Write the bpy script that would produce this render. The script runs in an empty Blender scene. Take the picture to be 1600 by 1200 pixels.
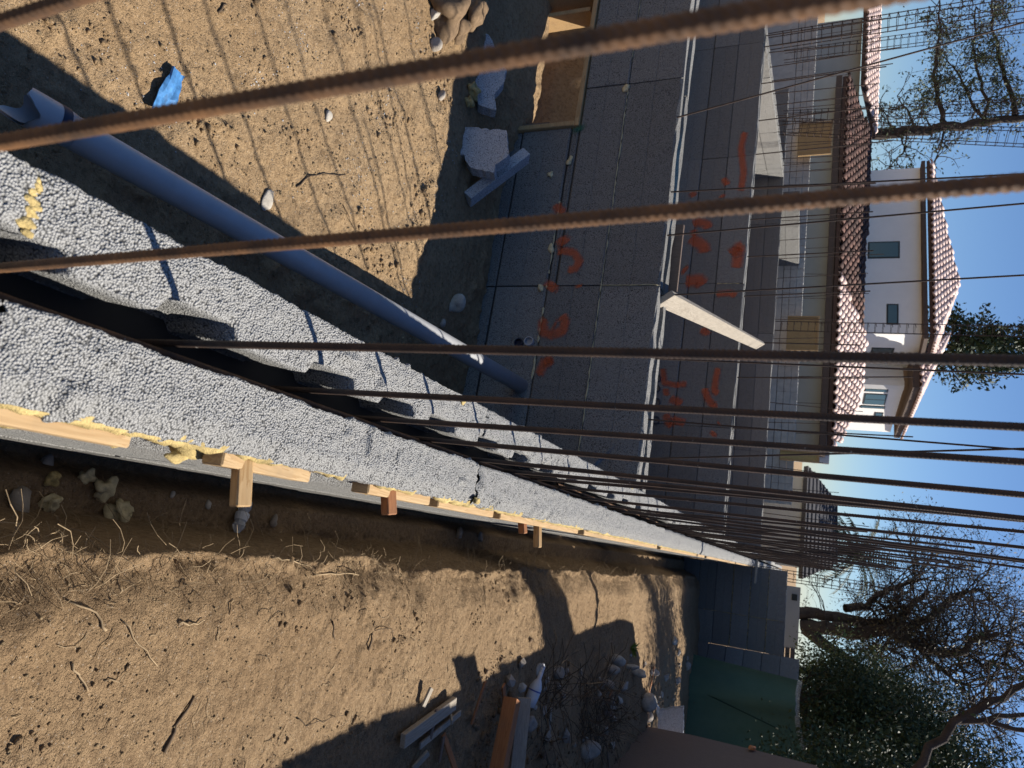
import bpy, math, random
import numpy as np
from mathutils import Vector, Matrix, Euler
R_ = math.radians
random.seed(7); rng = np.random.default_rng(7)
scene = bpy.context.scene
C = scene.collection

# ------------------------------------------------------------------ camera, sky, sun, exposure
CAMZ = 0.9
FPX = 1109.0
def _basis():
    n = np.array([-135/FPX, -2646/FPX, 1.0]); up = -n/np.linalg.norm(n)
    w = np.array([(900-600)/FPX, (1250-800)/FPX, 1.0]); w = w-up*(w@up); Y = w/np.linalg.norm(w)
    X = np.cross(Y, up); X = X if X[0] > 0 else -X
    return np.array([X, Y, up])
RB = _basis()
cam_d = bpy.data.cameras.new('camera'); cam = bpy.data.objects.new('camera', cam_d); C.objects.link(cam)
r_, w_, f_ = RB[:, 0], RB[:, 1], RB[:, 2]
M = Matrix(((w_[0], -r_[0], -f_[0], 0), (w_[1], -r_[1], -f_[1], 0), (w_[2], -r_[2], -f_[2], CAMZ), (0, 0, 0, 1)))
cam.matrix_world = M
cam_d.sensor_width = 36; cam_d.lens = FPX/1600*36; cam_d.clip_start = 0.02; cam_d.clip_end = 2000
cam_d.dof.use_dof = True; cam_d.dof.focus_distance = 2.6; cam_d.dof.aperture_fstop = 7.0
scene.camera = cam

SUN_EL, SUN_AZ = 46.0, 46.0           # azimuth measured from +X towards +Y
sd = Vector((math.cos(R_(SUN_EL))*math.cos(R_(SUN_AZ)), math.cos(R_(SUN_EL))*math.sin(R_(SUN_AZ)), math.sin(R_(SUN_EL))))
world = bpy.data.worlds.new('World'); scene.world = world; world.use_nodes = True
wt = world.node_tree; wt.nodes.clear()
sky = wt.nodes.new('ShaderNodeTexSky'); sky.sky_type = 'NISHITA'; sky.sun_disc = False
sky.sun_elevation = R_(SUN_EL); sky.sun_rotation = R_(90-SUN_AZ); sky.altitude = 0; sky.air_density = 1.0; sky.dust_density = 0.0; sky.ozone_density = 4.0
bg = wt.nodes.new('ShaderNodeBackground'); bg.inputs['Strength'].default_value = 0.053
wo = wt.nodes.new('ShaderNodeOutputWorld')
tint = wt.nodes.new('ShaderNodeMix'); tint.data_type = 'RGBA'; tint.blend_type = 'MULTIPLY'; tint.inputs[0].default_value = 1.0; tint.inputs[7].default_value = (.86, .99, 1.20, 1)
wt.links.new(sky.outputs[0], tint.inputs[6]); wt.links.new(tint.outputs[2], bg.inputs['Color']); wt.links.new(bg.outputs[0], wo.inputs['Surface'])
sl = bpy.data.lights.new('sun', 'SUN'); sl.energy = 5.0; sl.angle = R_(0.53); sl.color = (1.0, 0.93, 0.82)
so = bpy.data.objects.new('sun', sl); C.objects.link(so); so.rotation_euler = sd.to_track_quat('Z', 'Y').to_euler(); so.location = (0, 0, 30)
vs = scene.view_settings; vs.view_transform = 'Standard'; vs.look = 'None'; vs.gamma = 1.0; vs.exposure = 0.75; vs.use_curve_mapping = False
scene.cycles.max_bounces = 6; scene.cycles.diffuse_bounces = 3; scene.cycles.transparent_max_bounces = 12
scene.cycles.use_denoising = True

# ------------------------------------------------------------------ helpers
CO = np.array([0, 0, CAMZ])
def ray(x, y): return RB @ np.array([(y-600)/FPX, (x-800)/FPX, 1.0])
def onz(x, y, z):
    d = ray(x, y); return Vector(CO+d*((z-CAMZ)/d[2]))
def at(x, y, Y):
    d = ray(x, y); return Vector(CO+d*(Y/d[1]))
def atx(x, y, X):
    d = ray(x, y); return Vector(CO+d*(X/d[0]))

def lin(c):
    if isinstance(c, str):
        c = tuple(int(c[i:i+2], 16)/255 for i in (0, 2, 4))
        return tuple((v/12.92 if v <= .04045 else ((v+.055)/1.055)**2.4) for v in c)+(1,)
    return tuple(c)+(1,) if len(c) == 3 else c

class NT:
    def __init__(s, name, rough=.8, metal=0.0, spec=.3):
        s.m = bpy.data.materials.new(name); s.m.use_nodes = True; s.t = s.m.node_tree
        s.b = s.t.nodes['Principled BSDF']; s.b.inputs['Roughness'].default_value = rough
        s.b.inputs['Metallic'].default_value = metal; s.b.inputs['Specular IOR Level'].default_value = spec
        s.geo = s.n('ShaderNodeNewGeometry'); s.tc = s.n('ShaderNodeTexCoord'); s.oi = s.n('ShaderNodeObjectInfo')
    def n(s, typ, **kw):
        nd = s.t.nodes.new(typ)
        for k, v in kw.items(): setattr(nd, k, v)
        return nd
    def l(s, a, b): s.t.links.new(a, b)
    def coord(s, scale=(1, 1, 1), obj=False, rnd=False):
        mp = s.n('ShaderNodeMapping'); mp.inputs['Scale'].default_value = scale
        s.l(s.tc.outputs['Object'] if obj else s.geo.outputs['Position'], mp.inputs['Vector'])
        if rnd:
            mu = s.n('ShaderNodeMath', operation='MULTIPLY'); s.l(s.oi.outputs['Random'], mu.inputs[0]); mu.inputs[1].default_value = 37.0
            cb = s.n('ShaderNodeCombineXYZ'); s.l(mu.outputs[0], cb.inputs[0]); s.l(mu.outputs[0], cb.inputs[1])
            s.l(cb.outputs[0], mp.inputs['Location'])
        return mp.outputs[0]
    def noise(s, scale, detail=4, rough=.55, co=None, dist=0.0):
        nd = s.n('ShaderNodeTexNoise'); nd.inputs['Scale'].default_value = scale; nd.inputs['Detail'].default_value = detail
        nd.inputs['Roughness'].default_value = rough; nd.inputs['Distortion'].default_value = dist
        s.l(co or s.coord(), nd.inputs['Vector']); return nd.outputs['Fac']
    def vor(s, scale, co=None, feature='F1'):
        nd = s.n('ShaderNodeTexVoronoi', feature=feature); nd.inputs['Scale'].default_value = scale
        s.l(co or s.coord(), nd.inputs['Vector']); return nd
    def ramp(s, fac, stops):
        nd = s.n('ShaderNodeValToRGB'); e = nd.color_ramp.elements
        while len(e) < len(stops): e.new(.5)
        for i, (p, c) in enumerate(stops): e[i].position = p; e[i].color = lin(c)
        s.l(fac, nd.inputs[0]); return nd.outputs[0]
    def mix(s, fac, a, b, mode='MIX'):
        nd = s.n('ShaderNodeMix', data_type='RGBA', blend_type=mode)
        for i, v in ((0, fac), (6, a), (7, b)):
            if hasattr(v, 'links') or isinstance(v, bpy.types.NodeSocket): s.l(v, nd.inputs[i])
            elif i == 0: nd.inputs[0].default_value = v
            else: nd.inputs[i].default_value = lin(v)
        return nd.outputs[2]
    def math(s, op, a, b=None):
        nd = s.n('ShaderNodeMath', operation=op)
        for i, v in enumerate((a, b)):
            if v is None: continue
            if isinstance(v, bpy.types.NodeSocket): s.l(v, nd.inputs[i])
            else: nd.inputs[i].default_value = v
        return nd.outputs[0]
    def color(s, c):
        if isinstance(c, bpy.types.NodeSocket): s.l(c, s.b.inputs['Base Color'])
        else: s.b.inputs['Base Color'].default_value = lin(c)
        return s
    def bump(s, *hs):
        prev = None
        for h, strength, dist in hs:
            bp = s.n('ShaderNodeBump'); bp.inputs['Strength'].default_value = strength; bp.inputs['Distance'].default_value = dist
            s.l(h, bp.inputs['Height'])
            if prev is not None: s.l(prev, bp.inputs['Normal'])
            prev = bp.outputs[0]
        s.l(prev, s.b.inputs['Normal']); return s

def m_bead(name, bead=230., lo=(.11, .11, .115), hi=(.62, .62, .62), blot=.12, bumpd=.004):
    k = NT(name, rough=.85, spec=.2)
    v = k.vor(bead); d = k.math('MULTIPLY', v.outputs['Distance'], 1.0)
    big = k.noise(7, 5, .6); med = k.noise(45, 3)
    col = k.ramp(d, [(.18, hi), (.62, tuple(a*.55+b*.45 for a, b in zip(hi, lo))), (.8, lo)])
    rc = k.math('MULTIPLY', v.outputs['Color'], .4) ; rc2 = k.math('ADD', rc, .72)
    col = k.mix(1.0, col, k.ramp(rc2, [(0, (0, 0, 0)), (1, (1, 1, 1))]), 'MULTIPLY')
    col = k.mix(k.math('MULTIPLY', k.ramp(big, [(.35, (0, 0, 0)), (.7, (1, 1, 1))]), blot*3), col, tuple(x*.62 for x in hi))
    col = k.mix(1.0, col, k.ramp(k.oi.outputs['Random'], [(0, (.74, .74, .74)), (1, (1, 1, 1))]), 'MULTIPLY') if name == 'eps_bead_block' else col
    k.color(col)
    hgt = k.math('SUBTRACT', 1.0, d)
    k.bump((med, .35, .012), (hgt, .9, bumpd)); return k.m

def m_dirt(name, a, b, c, s=1.0):
    k = NT(name, rough=.95, spec=.1)
    n1 = k.noise(1.3*s, 6, .6); n2 = k.noise(38*s, 5, .7); n3 = k.noise(160*s, 3, .6)
    v = k.vor(95*s); v2 = k.vor(33*s)
    col = k.mix(k.ramp(n1, [(.35, (0, 0, 0)), (.65, (1, 1, 1))]), a, b)
    col = k.mix(k.ramp(n2, [(.45, (0, 0, 0)), (.72, (1, 1, 1))]), col, c)
    sp = k.ramp(v.outputs['Distance'], [(.12, (1, 1, 1)), (.3, (0, 0, 0))])
    sc = k.math('MULTIPLY', sp, k.math('GREATER_THAN', k.math('MULTIPLY', v.outputs['Color'], 1.0), .62))
    col = k.mix(k.math('MULTIPLY', sc, .55), col, (.5, .42, .33))
    n4 = k.noise(9*s, 6, .7); col = k.mix(k.ramp(n4, [(.30, (.5, .5, .5)), (.46, (0, 0, 0))]), col, tuple(x*.9 for x in c))
    k.color(col)
    k.bump((n1, .5, .05), (k.math('SUBTRACT', 1.0, v2.outputs['Distance']), .35, .012), (n2, .9, .03), (n3, .8, .009)); return k.m

def m_wood(name, a, b, axis=0, ring=9., rough=.75, knots=True):
    k = NT(name, rough=rough, spec=.25)
    sc = [26., 26., 26.]; sc[axis] = 1.6
    co = k.coord(tuple(sc), obj=True, rnd=True)
    n = k.noise(1.0, 5, .6, co, dist=.6)
    sc2 = [180., 180., 180.]; sc2[axis] = 6.
    fine = k.noise(1.0, 3, .6, k.coord(tuple(sc2), obj=True, rnd=True))
    wv = k.math('FRACT', k.math('MULTIPLY', n, ring))
    col = k.mix(k.ramp(wv, [(0, (0, 0, 0)), (.75, (.7, .7, .7)), (1, (1, 1, 1))]), a, b)
    col = k.mix(k.math('MULTIPLY', fine, .45), col, tuple(x*.6 for x in b))
    stain = k.noise(6, 4, .6)
    col = k.mix(k.ramp(stain, [(.55, (0, 0, 0)), (.75, (.35, .35, .35))]), col, (.13, .1, .075))
    k.color(col); k.bump((fine, .3, .002)); return k.m

def m_plain(name, c, rough=.7, metal=0., spec=.3, var=.15, scale=9., bump=.0):
    k = NT(name, rough=rough, metal=metal, spec=spec)
    n = k.noise(scale, 5, .6); n2 = k.noise(scale*9, 3)
    col = k.mix(k.ramp(n, [(.3, (0, 0, 0)), (.7, (1, 1, 1))]), tuple(x*(1-var) for x in c), tuple(min(1, x*(1+var)) for x in c))
    col = k.mix(k.math('MULTIPLY', n2, var*1.2), col, tuple(x*.5 for x in c))
    k.color(col)
    if bump: k.bump((n2, .5, bump))
    return k.m

MAT = {}
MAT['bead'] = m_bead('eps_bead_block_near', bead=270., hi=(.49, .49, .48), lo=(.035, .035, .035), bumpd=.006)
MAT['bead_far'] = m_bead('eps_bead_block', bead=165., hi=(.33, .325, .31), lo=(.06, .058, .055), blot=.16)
MAT['bead_white'] = m_bead('eps_bead_offcut', bead=190., hi=(.66, .67, .68), lo=(.13, .13, .14))
MAT['cmu'] = m_plain('grey_concrete_block', (.42, .41, .38), .95, var=.15, scale=6)
MAT['grout'] = m_plain('dark_joint', (.03, .03, .03), .95)
MAT['dirt'] = m_dirt('sandy_soil', (.34, .23, .128), (.41, .288, .168), (.22, .146, .08))
MAT['dirt_bank'] = m_dirt('dry_loam', (.29, .197, .113), (.355, .25, .148), (.185, .122, .07))
MAT['dirt_dark'] = m_dirt('dark_loam', (.13, .085, .05), (.17, .115, .07), (.09, .06, .04))
MAT['pine'] = m_wood('pine_lumber', (.52, .36, .19), (.38, .23, .10))
MAT['pine_y'] = m_wood('pine_lumber_along_y', (.54, .39, .22), (.40, .26, .13), axis=1)
MAT['pine_pale'] = m_wood('pale_weathered_lumber', (.42, .37, .30), (.27, .235, .19))
MAT['fir'] = m_wood('red_fir_lumber', (.42, .19, .08), (.3, .12, .05))
MAT['oldwood'] = m_wood('old_weathered_plywood', (.22, .16, .125), (.12, .085, .065), axis=2, ring=14)
MAT['ply'] = m_wood('formwork_plywood', (.5, .34, .16), (.36, .22, .09), axis=2)
MAT['foam'] = m_plain('yellow_spray_foam', (.50, .38, .16), .85, var=.45, scale=35, bump=.008)
MAT['foam_pale'] = m_plain('pale_spray_foam', (.62, .53, .32), .8, var=.25, scale=50, bump=.008)
def m_rust(name, a, b, c, metal=.25):
    k = NT(name, rough=.66, metal=metal, spec=.25)
    n = k.noise(16, 6, .7, k.coord(rnd=True)); n2 = k.noise(300, 3)
    col = k.mix(k.ramp(n, [(.35, (0, 0, 0)), (.68, (1, 1, 1))]), a, b); col = k.mix(k.math('MULTIPLY', n2, .5), col, c)
    cs = k.noise(70, 4, .6, k.coord(rnd=True)); col = k.mix(k.ramp(cs, [(.68, (0, 0, 0)), (.74, (.7, .7, .7))]), col, (.36, .33, .29))
    k.color(col); k.bump((n2, .4, .0008)); return k.m
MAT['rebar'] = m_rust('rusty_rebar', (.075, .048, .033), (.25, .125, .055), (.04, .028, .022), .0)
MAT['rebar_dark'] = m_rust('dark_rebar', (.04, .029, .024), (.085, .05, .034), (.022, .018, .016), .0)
MAT['pipe'] = m_plain('grey_pvc', (.38, .39, .41), .38, spec=.5, var=.06, scale=14)
MAT['pipe_dark'] = m_plain('dark_pipe_band', (.02, .03, .06), .5)
MAT['stone'] = m_plain('field_stone', (.34, .30, .255), .85, var=.3, scale=18, bump=.006)
MAT['stone_pale'] = m_plain('pale_stone', (.44, .405, .35), .85, var=.3, scale=22, bump=.006)
MAT['root'] = m_plain('dry_root', (.34, .25, .15), .9, var=.3, scale=40)
MAT['root_dark'] = m_plain('dark_twig', (.1, .07, .045), .9, var=.3, scale=40)

def tag(o, label=None, cat=None, group=None, kind=None):
    if label: o['label'] = label
    if cat: o['category'] = cat
    if group: o['group'] = group
    if kind: o['kind'] = kind
    return o
def obj(name, mesh, mat=None, parent=None, loc=None, rot=None, smooth=False):
    if isinstance(mesh, tuple):
        me = bpy.data.meshes.new(name); v, f = mesh
        me.from_pydata(np.asarray(v).tolist() if not isinstance(v, list) else v, [], f.tolist() if isinstance(f, np.ndarray) else f)
        me.validate(); me.update(); mesh = me
    if mat is not None and not mesh.materials: mesh.materials.append(MAT[mat] if isinstance(mat, str) else mat)
    if smooth: mesh.polygons.foreach_set('use_smooth', [True]*len(mesh.polygons))
    o = bpy.data.objects.new(name, mesh); C.objects.link(o)
    if parent is not None: o.parent = parent
    if loc is not None: o.location = loc
    if rot is not None: o.rotation_euler = rot
    return o
def empty(name, loc=(0, 0, 0), rot=(0, 0, 0)):
    o = bpy.data.objects.new(name, None); C.objects.link(o); o.location = loc; o.rotation_euler = rot; o.empty_display_size = .1; return o
def thing(name, label, cat, loc=(0, 0, 0), rot=(0, 0, 0), group=None): return tag(empty(name, loc, rot), label, cat, group)

class MB:
    def __init__(s): s.v = []; s.f = []; s.c = 0
    def add(s, v, f):
        s.v.extend([tuple(map(float, p)) for p in v]); s.f.extend([tuple(int(i)+s.c for i in q) for q in f]); s.c += len(v); return s
    def box(s, lo, hi, M4=None):
        x0, y0, z0 = lo; x1, y1, z1 = hi
        v = [(x0, y0, z0), (x1, y0, z0), (x1, y1, z0), (x0, y1, z0), (x0, y0, z1), (x1, y0, z1), (x1, y1, z1), (x0, y1, z1)]
        if M4 is not None: v = [M4 @ Vector(p) for p in v]
        return s.add(v, [(0, 3, 2, 1), (4, 5, 6, 7), (0, 1, 5, 4), (1, 2, 6, 5), (2, 3, 7, 6), (3, 0, 4, 7)])
    def bbox(s, lo, hi, b=.004, M4=None):           # bevelled box
        lo = Vector(lo); hi = Vector(hi); c = (lo+hi)/2; h = (hi-lo)/2
        v, f = bevel_box(h, min(b, min(h)*.45)); v = [Vector(p)+c for p in v]
        if M4 is not None: v = [M4 @ p for p in v]
        return s.add(v, f)
    def tube(s, pts, rad, n=6, cap=True):
        pts = [Vector(p) for p in pts]; k = len(pts); rad = rad if hasattr(rad, '__len__') else [rad]*k
        base = []; up = None
        for i, p in enumerate(pts):
            t = (pts[min(i+1, k-1)]-pts[max(i-1, 0)]).normalized()
            if up is None: up = t.orthogonal().normalized()
            up = (up-t*up.dot(t)); up = up.normalized() if up.length > 1e-6 else t.orthogonal().normalized()
            b = t.cross(up)
            base += [p+(up*math.cos(2*math.pi*j/n)+b*math.sin(2*math.pi*j/n))*rad[i] for j in range(n)]
        f = [(i*n+j, i*n+(j+1) % n, (i+1)*n+(j+1) % n, (i+1)*n+j) for i in range(k-1) for j in range(n)]
        if cap: f += [tuple(range(n-1, -1, -1)), tuple(range((k-1)*n, k*n))]
        return s.add(base, f)
    def get(s): return (s.v, s.f)
def bevel_box(h, b):
    v = []; idx = {}
    for sx in (-1, 1):
        for sy in (-1, 1):
            for sz in (-1, 1):
                for a in range(3):
                    p = [sx*(h[0]-b), sy*(h[1]-b), sz*(h[2]-b)]; p[a] = (sx, sy, sz)[a]*h[a]
                    idx[(sx, sy, sz, a)] = len(v); v.append(tuple(p))
    f = []
    for a in range(3):
        o1, o2 = [(1, 2), (2, 0), (0, 1)][a]
        for s_ in (-1, 1):
            q = []
            for u, w in ((-1, -1), (1, -1), (1, 1), (-1, 1)):
                k = [0, 0, 0]; k[a] = s_; k[o1] = u; k[o2] = w; q.append(idx[tuple(k)+(a,)])
            f.append(tuple(q) if s_ > 0 else tuple(reversed(q)))
        for u in (-1, 1):
            for w in (-1, 1):                      # edge along axis a between faces o1,o2
                k0 = [0, 0, 0]; k1 = [0, 0, 0]; k0[a] = -1; k1[a] = 1
                for kk in (k0, k1): kk[o1] = u; kk[o2] = w
                q = [idx[tuple(k0)+(o1,)], idx[tuple(k1)+(o1,)], idx[tuple(k1)+(o2,)], idx[tuple(k0)+(o2,)]]
                f.append(tuple(q) if u*w < 0 else tuple(reversed(q)))
    for sx in (-1, 1):
        for sy in (-1, 1):
            for sz in (-1, 1):
                q = [idx[(sx, sy, sz, a)] for a in range(3)]; f.append(tuple(q) if sx*sy*sz > 0 else tuple(reversed(q)))
    return v, f

def hash2(i, j, s=0):
    h = np.sin(i*127.1+j*311.7+s*74.7)*43758.5453; return h-np.floor(h)
def vnoise(x, y, s=0):
    i = np.floor(x); j = np.floor(y); u = x-i; w = y-j; u = u*u*(3-2*u); w = w*w*(3-2*w)
    return (hash2(i, j, s)*(1-u)+hash2(i+1, j, s)*u)*(1-w)+(hash2(i, j+1, s)*(1-u)+hash2(i+1, j+1, s)*u)*w
def fbm(x, y, o=4, s=0):
    t = 0; a = .5
    for k in range(o): t = t+a*(vnoise(x, y, s+k)-.5); x = x*2.03+3.1; y = y*2.03+1.7; a *= .5
    return t
def sstep(a, b, x): t = np.clip((x-a)/(b-a), 0, 1); return t*t*(3-2*t)
def grid_mesh(xs, ys, zf):
    X, Y = np.meshgrid(xs, ys); Z = zf(X, Y); nx, ny = len(xs), len(ys)
    v = np.stack([X, Y, Z], -1).reshape(-1, 3); i = np.arange(nx*ny).reshape(ny, nx)
    f = np.stack([i[:-1, :-1], i[:-1, 1:], i[1:, 1:], i[1:, :-1]], -1).reshape(-1, 4); return np_mesh(v, f)
def np_mesh(v, f, name='mesh'):
    me = bpy.data.meshes.new(name); v = np.asarray(v, np.float32); f = np.asarray(f, np.int32)
    me.vertices.add(len(v)); me.vertices.foreach_set('co', v.ravel()); k = f.shape[1]
    me.loops.add(f.size); me.loops.foreach_set('vertex_index', f.ravel()); me.polygons.add(len(f))
    me.polygons.foreach_set('loop_start', np.arange(0, f.size, k, dtype=np.int32)); me.polygons.foreach_set('loop_total', np.full(len(f), k, np.int32))
    me.update(calc_edges=True); return me
def lump(seed, r=(1, 1, 1), n=2, amp=.25, fr=1.6):
    """irregular stone-like closed mesh"""
    import bmesh
    bm = bmesh.new(); bmesh.ops.create_icosphere(bm, subdivisions=n, radius=1.0)
    rs = np.random.default_rng(seed); ph = rs.uniform(0, 6.3, (5, 3)); fq = rs.uniform(.6, 1.4, (5, 3))*fr
    for v in bm.verts:
        d = sum(math.sin(v.co.x*fq[k][0]+ph[k][0])*math.sin(v.co.y*fq[k][1]+ph[k][1])*math.sin(v.co.z*fq[k][2]+ph[k][2]) for k in range(5))
        v.co = v.co*(1+amp*d); v.co = Vector((v.co.x*r[0], v.co.y*r[1], v.co.z*r[2]))
    me = bpy.data.meshes.new('lump'); bm.to_mesh(me); bm.free()
    me.polygons.foreach_set('use_smooth', [True]*len(me.polygons)); return me

#@@STRUCT
# ------------------------------------------------------------------ ground
xs = np.concatenate([np.linspace(-400, -20, 12), np.linspace(-16, 16, 9), np.linspace(20, 400, 12)])
ys = np.concatenate([np.linspace(-300, -6, 8), np.linspace(0, 40, 9), np.linspace(50, 600, 12)])
tag(obj('ground', grid_mesh(xs, ys, lambda X, Y: -2.0+0*X+.6*sstep(19, 24, Y)), 'dirt_bank'), 'brown earth beyond the foundation walls', None, kind='structure')

def pit_z(X, Y):
    z = -1.22+.07*fbm(X*1.1, Y*1.1, 4, 3)+.045*fbm(X*6, Y*6, 4, 9)
    c = np.maximum(0, vnoise(X*21, Y*21, 5)-.62); z = z+.055*c*sstep(.35, .6, vnoise(X*2.2, Y*2.2, 8))
    z = z-.05*sstep(.9, .55, -X)+.1*sstep(3.55, 4.2, Y+.06*X)*sstep(-2.6, -3.2, X)
    z = z+.02*np.maximum(0, fbm(X*40, Y*40, 2, 2))
    return z
xs = np.concatenate([np.arange(-6.2, -3.6, .05), np.arange(-3.6, -.34, .016)]); ys = np.arange(-.6, 4.45, .016)
tag(obj('pit_floor', grid_mesh(xs, ys, pit_z), 'dirt', smooth=True), 'sandy brown floor of the foundation pit with bar shadows', kind='structure')
def comp_z(X, Y):
    return -1.25+.08*fbm(X*1.3, Y*1.3, 4, 13)+.06*fbm(X*9, Y*9, 3, 4)+.42*sstep(4.62, 5.0, Y+.15*fbm(X*3, Y*2, 3, 6))*sstep(7.0, 6.0, Y)*sstep(-2.2, -2.8, X)*sstep(-5.2, -4.5, X)
tag(obj('inner_floor', grid_mesh(np.arange(-13, -.3, .06), np.concatenate([np.arange(4.3, 6.6, .04), np.arange(6.6, 18.4, .15)]), comp_z), 'dirt', smooth=True),
    'bare soil inside the cells behind the near cross wall', kind='structure')

def bank_z(X, Y):
    edge = .195+.010*Y+.10*fbm(Y*1.7, X*0+2, 4, 21)+.05*fbm(Y*9, X*0+4, 3, 25)
    foot = np.minimum(.125+.004*Y+.05*fbm(Y*2.3, X*0+5, 3, 22), edge-.03)
    g = -.80-.024*Y+.06*fbm(X*1.0, Y*1.0, 4, 31)+.035*fbm(X*5, Y*5, 4, 33)
    g = g+.022*fbm(X*17, Y*17, 3, 36)+.012*np.maximum(0, fbm(X*45, Y*45, 2, 35))
    c = np.maximum(0, vnoise(X*24, Y*24, 38)-.6); g = g+.05*c*sstep(.45, .7, vnoise(X*1.7, Y*1.7, 39))
    g = g+.10*sstep(.9, 1.6, X)*sstep(3.5, 5.5, Y)*(.6+1.2*fbm(X*3, Y*3, 3, 44))
    g = g-.10*sstep(.22, .0, X-edge)*(.4+.9*vnoise(X*5, Y*5, 50))
    fl = -1.45-.02*Y*.5+.06*fbm(X*6, Y*6, 4, 41)-.15*sstep(.03, -.05, X)
    t = sstep(0, 1, (X-foot)/(edge-foot)); rough = .16*fbm(X*13, Y*10, 4, 47)*np.sin(np.pi*np.clip((X-foot+.03)/(edge-foot+.09), 0, 1))
    return fl*(1-t)+g*t+rough
xs = np.concatenate([np.arange(-.075, .45, .009), np.arange(.45, 1.6, .014), np.arange(1.6, 3, .04), np.arange(3, 9, .2)])
ys = np.concatenate([np.arange(-.3, 3.4, .012), np.arange(3.4, 5.5, .018), np.arange(5.5, 10, .035), np.arange(10, 18.6, .07)])
tag(obj('excavated_bank', grid_mesh(xs, ys, bank_z), 'dirt_bank', smooth=True), 'brown dirt bank and narrow trench beside the near wall', kind='structure')

# ------------------------------------------------------------------ near wall, made of bead blocks with a channel for the bars
WX0, WX1 = -.365, -.073; WC = -.226
near_wall = thing('near_block_wall', 'pale grey bead-block wall running away from the camera with upright bars', 'wall', (0, 0, 0)); near_wall['kind'] = 'thing'
BAR_Y = [.30, .51, .819, 1.179, 1.439, 1.677, 1.983, 2.28, 2.55]
while BAR_Y[-1] < 20: BAR_Y.append(BAR_Y[-1]+.35+random.uniform(-.03, .03))
def chan_half(Y):
    d = np.min(np.abs(np.asarray(Y)[..., None]-np.array(BAR_Y)), -1)
    return .026+.030*sstep(.088, .066, d)
def chan_right(Y): return .030+.10*(chan_half(Y)-.026)
def near_block(y0, y1, res, joint_seed):
    ys = np.arange(y0, y1+res*.5, res); ny = len(ys)
    bulge = []
    # profile parametrised by (kind, value)
    prof = []
    for z in np.arange(-.37, -.002, res): prof.append(('L', z))
    for u in np.linspace(0, 1, max(6, int(.10/res))): prof.append(('TL', u))
    for u in np.linspace(0.04, .96, max(10, int(.24/res))): prof.append(('G', u))
    for u in np.linspace(0, 1, max(6, int(.11/res))): prof.append(('TR', u))
    for z in np.arange(-.022, -.37, -res): prof.append(('R', z))
    P = np.zeros((len(prof), ny, 3)); hw = chan_half(ys); hr = chan_right(ys)
    for i, (k, u) in enumerate(prof):
        if k == 'L': P[i, :, 0] = WX0; P[i, :, 2] = u
        elif k == 'R': P[i, :, 0] = WX1; P[i, :, 2] = u
        elif k == 'TL': P[i, :, 0] = WX0+(WC-hw-WX0)*u; P[i, :, 2] = 0-.006*u**6
        elif k == 'TR': P[i, :, 0] = WC+hr+(WX1-WC-hr)*u; P[i, :, 2] = 0-.018*sstep(.7, 1, u)
        else:
            a = u*math.pi; e = -math.cos(a)
            P[i, :, 0] = WC+(hr if e > 0 else hw)*np.sign(e)*abs(e)**.32-.028*math.sin(a)*(e < 0)+.02*math.sin(a)*(e > 0); P[i, :, 2] = -.004-.17*math.sin(a)**.8
        P[i, :, 1] = ys
    n = np.zeros_like(P); du = np.gradient(P, axis=0); dv = np.gradient(P, axis=1)
    n = np.cross(dv, du); n /= np.linalg.norm(n, axis=-1, keepdims=True)+1e-9
    # bead relief + pits
    bead = 0
    wob = .007*fbm(P[..., 1]*9, P[..., 0]*30+P[..., 2]*31, 4, joint_seed)+.007*fbm(P[..., 1]*60, (P[..., 0]+P[..., 2])*60, 3, 4)
    pit = -.012*np.maximum(0, vnoise(P[..., 1]*38, P[..., 0]*38+P[..., 2]*38, 7)-.72)/.28*sstep(.5, .7, vnoise(P[..., 1]*3, P[..., 0]*6, 12))
    isg = np.array([1. if k == 'G' else 0. for k, _ in prof])[:, None]; wob = wob*(1-.75*isg); pit = pit*(1-isg)
    P = P+n*(bead+wob+pit)[..., None]
    e = np.minimum(ys-y0, y1-ys); P[..., 2] -= .005*np.exp(-e/.012)[None, :]*(P[..., 2] > -.1)
    P[:, 0, 1] += .006*rng.standard_normal(len(prof)); P[:, -1, 1] += .006*rng.standard_normal(len(prof))
    i = np.arange(len(prof)*ny).reshape(len(prof), ny)
    f = np.stack([i[:-1, :-1], i[:-1, 1:], i[1:, 1:], i[1:, :-1]], -1).reshape(-1, 4)
    return np_mesh(P.reshape(-1, 3), f)
jt = [-.5, .525, 1.945, 5.22, 8.27, 11.32, 14.37, 17.42, 20.5, 25, 30, 36, 42]
for a, b in zip(jt[:-1], jt[1:]):
    res = .004 if b < 2 else .0065 if b < 6 else .016
    if a < 0: a = .2
    obj('block', near_block(a+.0012, b-.0012, res, int(a*10)+60), 'bead', near_wall, smooth=True)
mb = MB().bbox((WX0+.02, .1, -.36), (WX1-.02, 42, -.17), .01); obj('core', mb.get(), 'grout', near_wall)
for r in range(4):                                        # courses below, half hidden in pit and trench
    z1 = -.378-.38*r; yb = .0-.7*r
    for k in range(8):
        y0 = max(-.6, yb+3.05*k-.7*(r == 1)); y1 = min(yb+3.05*(k+1)-.7*(r == 1), 17.45)
        if y1-y0 < .1: continue
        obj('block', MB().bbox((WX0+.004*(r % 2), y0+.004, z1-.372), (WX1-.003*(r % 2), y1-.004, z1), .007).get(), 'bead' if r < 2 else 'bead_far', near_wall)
mb = MB().bbox((WX0+.03, -.55, -1.95), (WX1-.03, 17.4, -.38), .01); obj('core', mb.get(), 'grout', near_wall)
MAT['bead_far2'] = MAT['bead_far']

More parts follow.
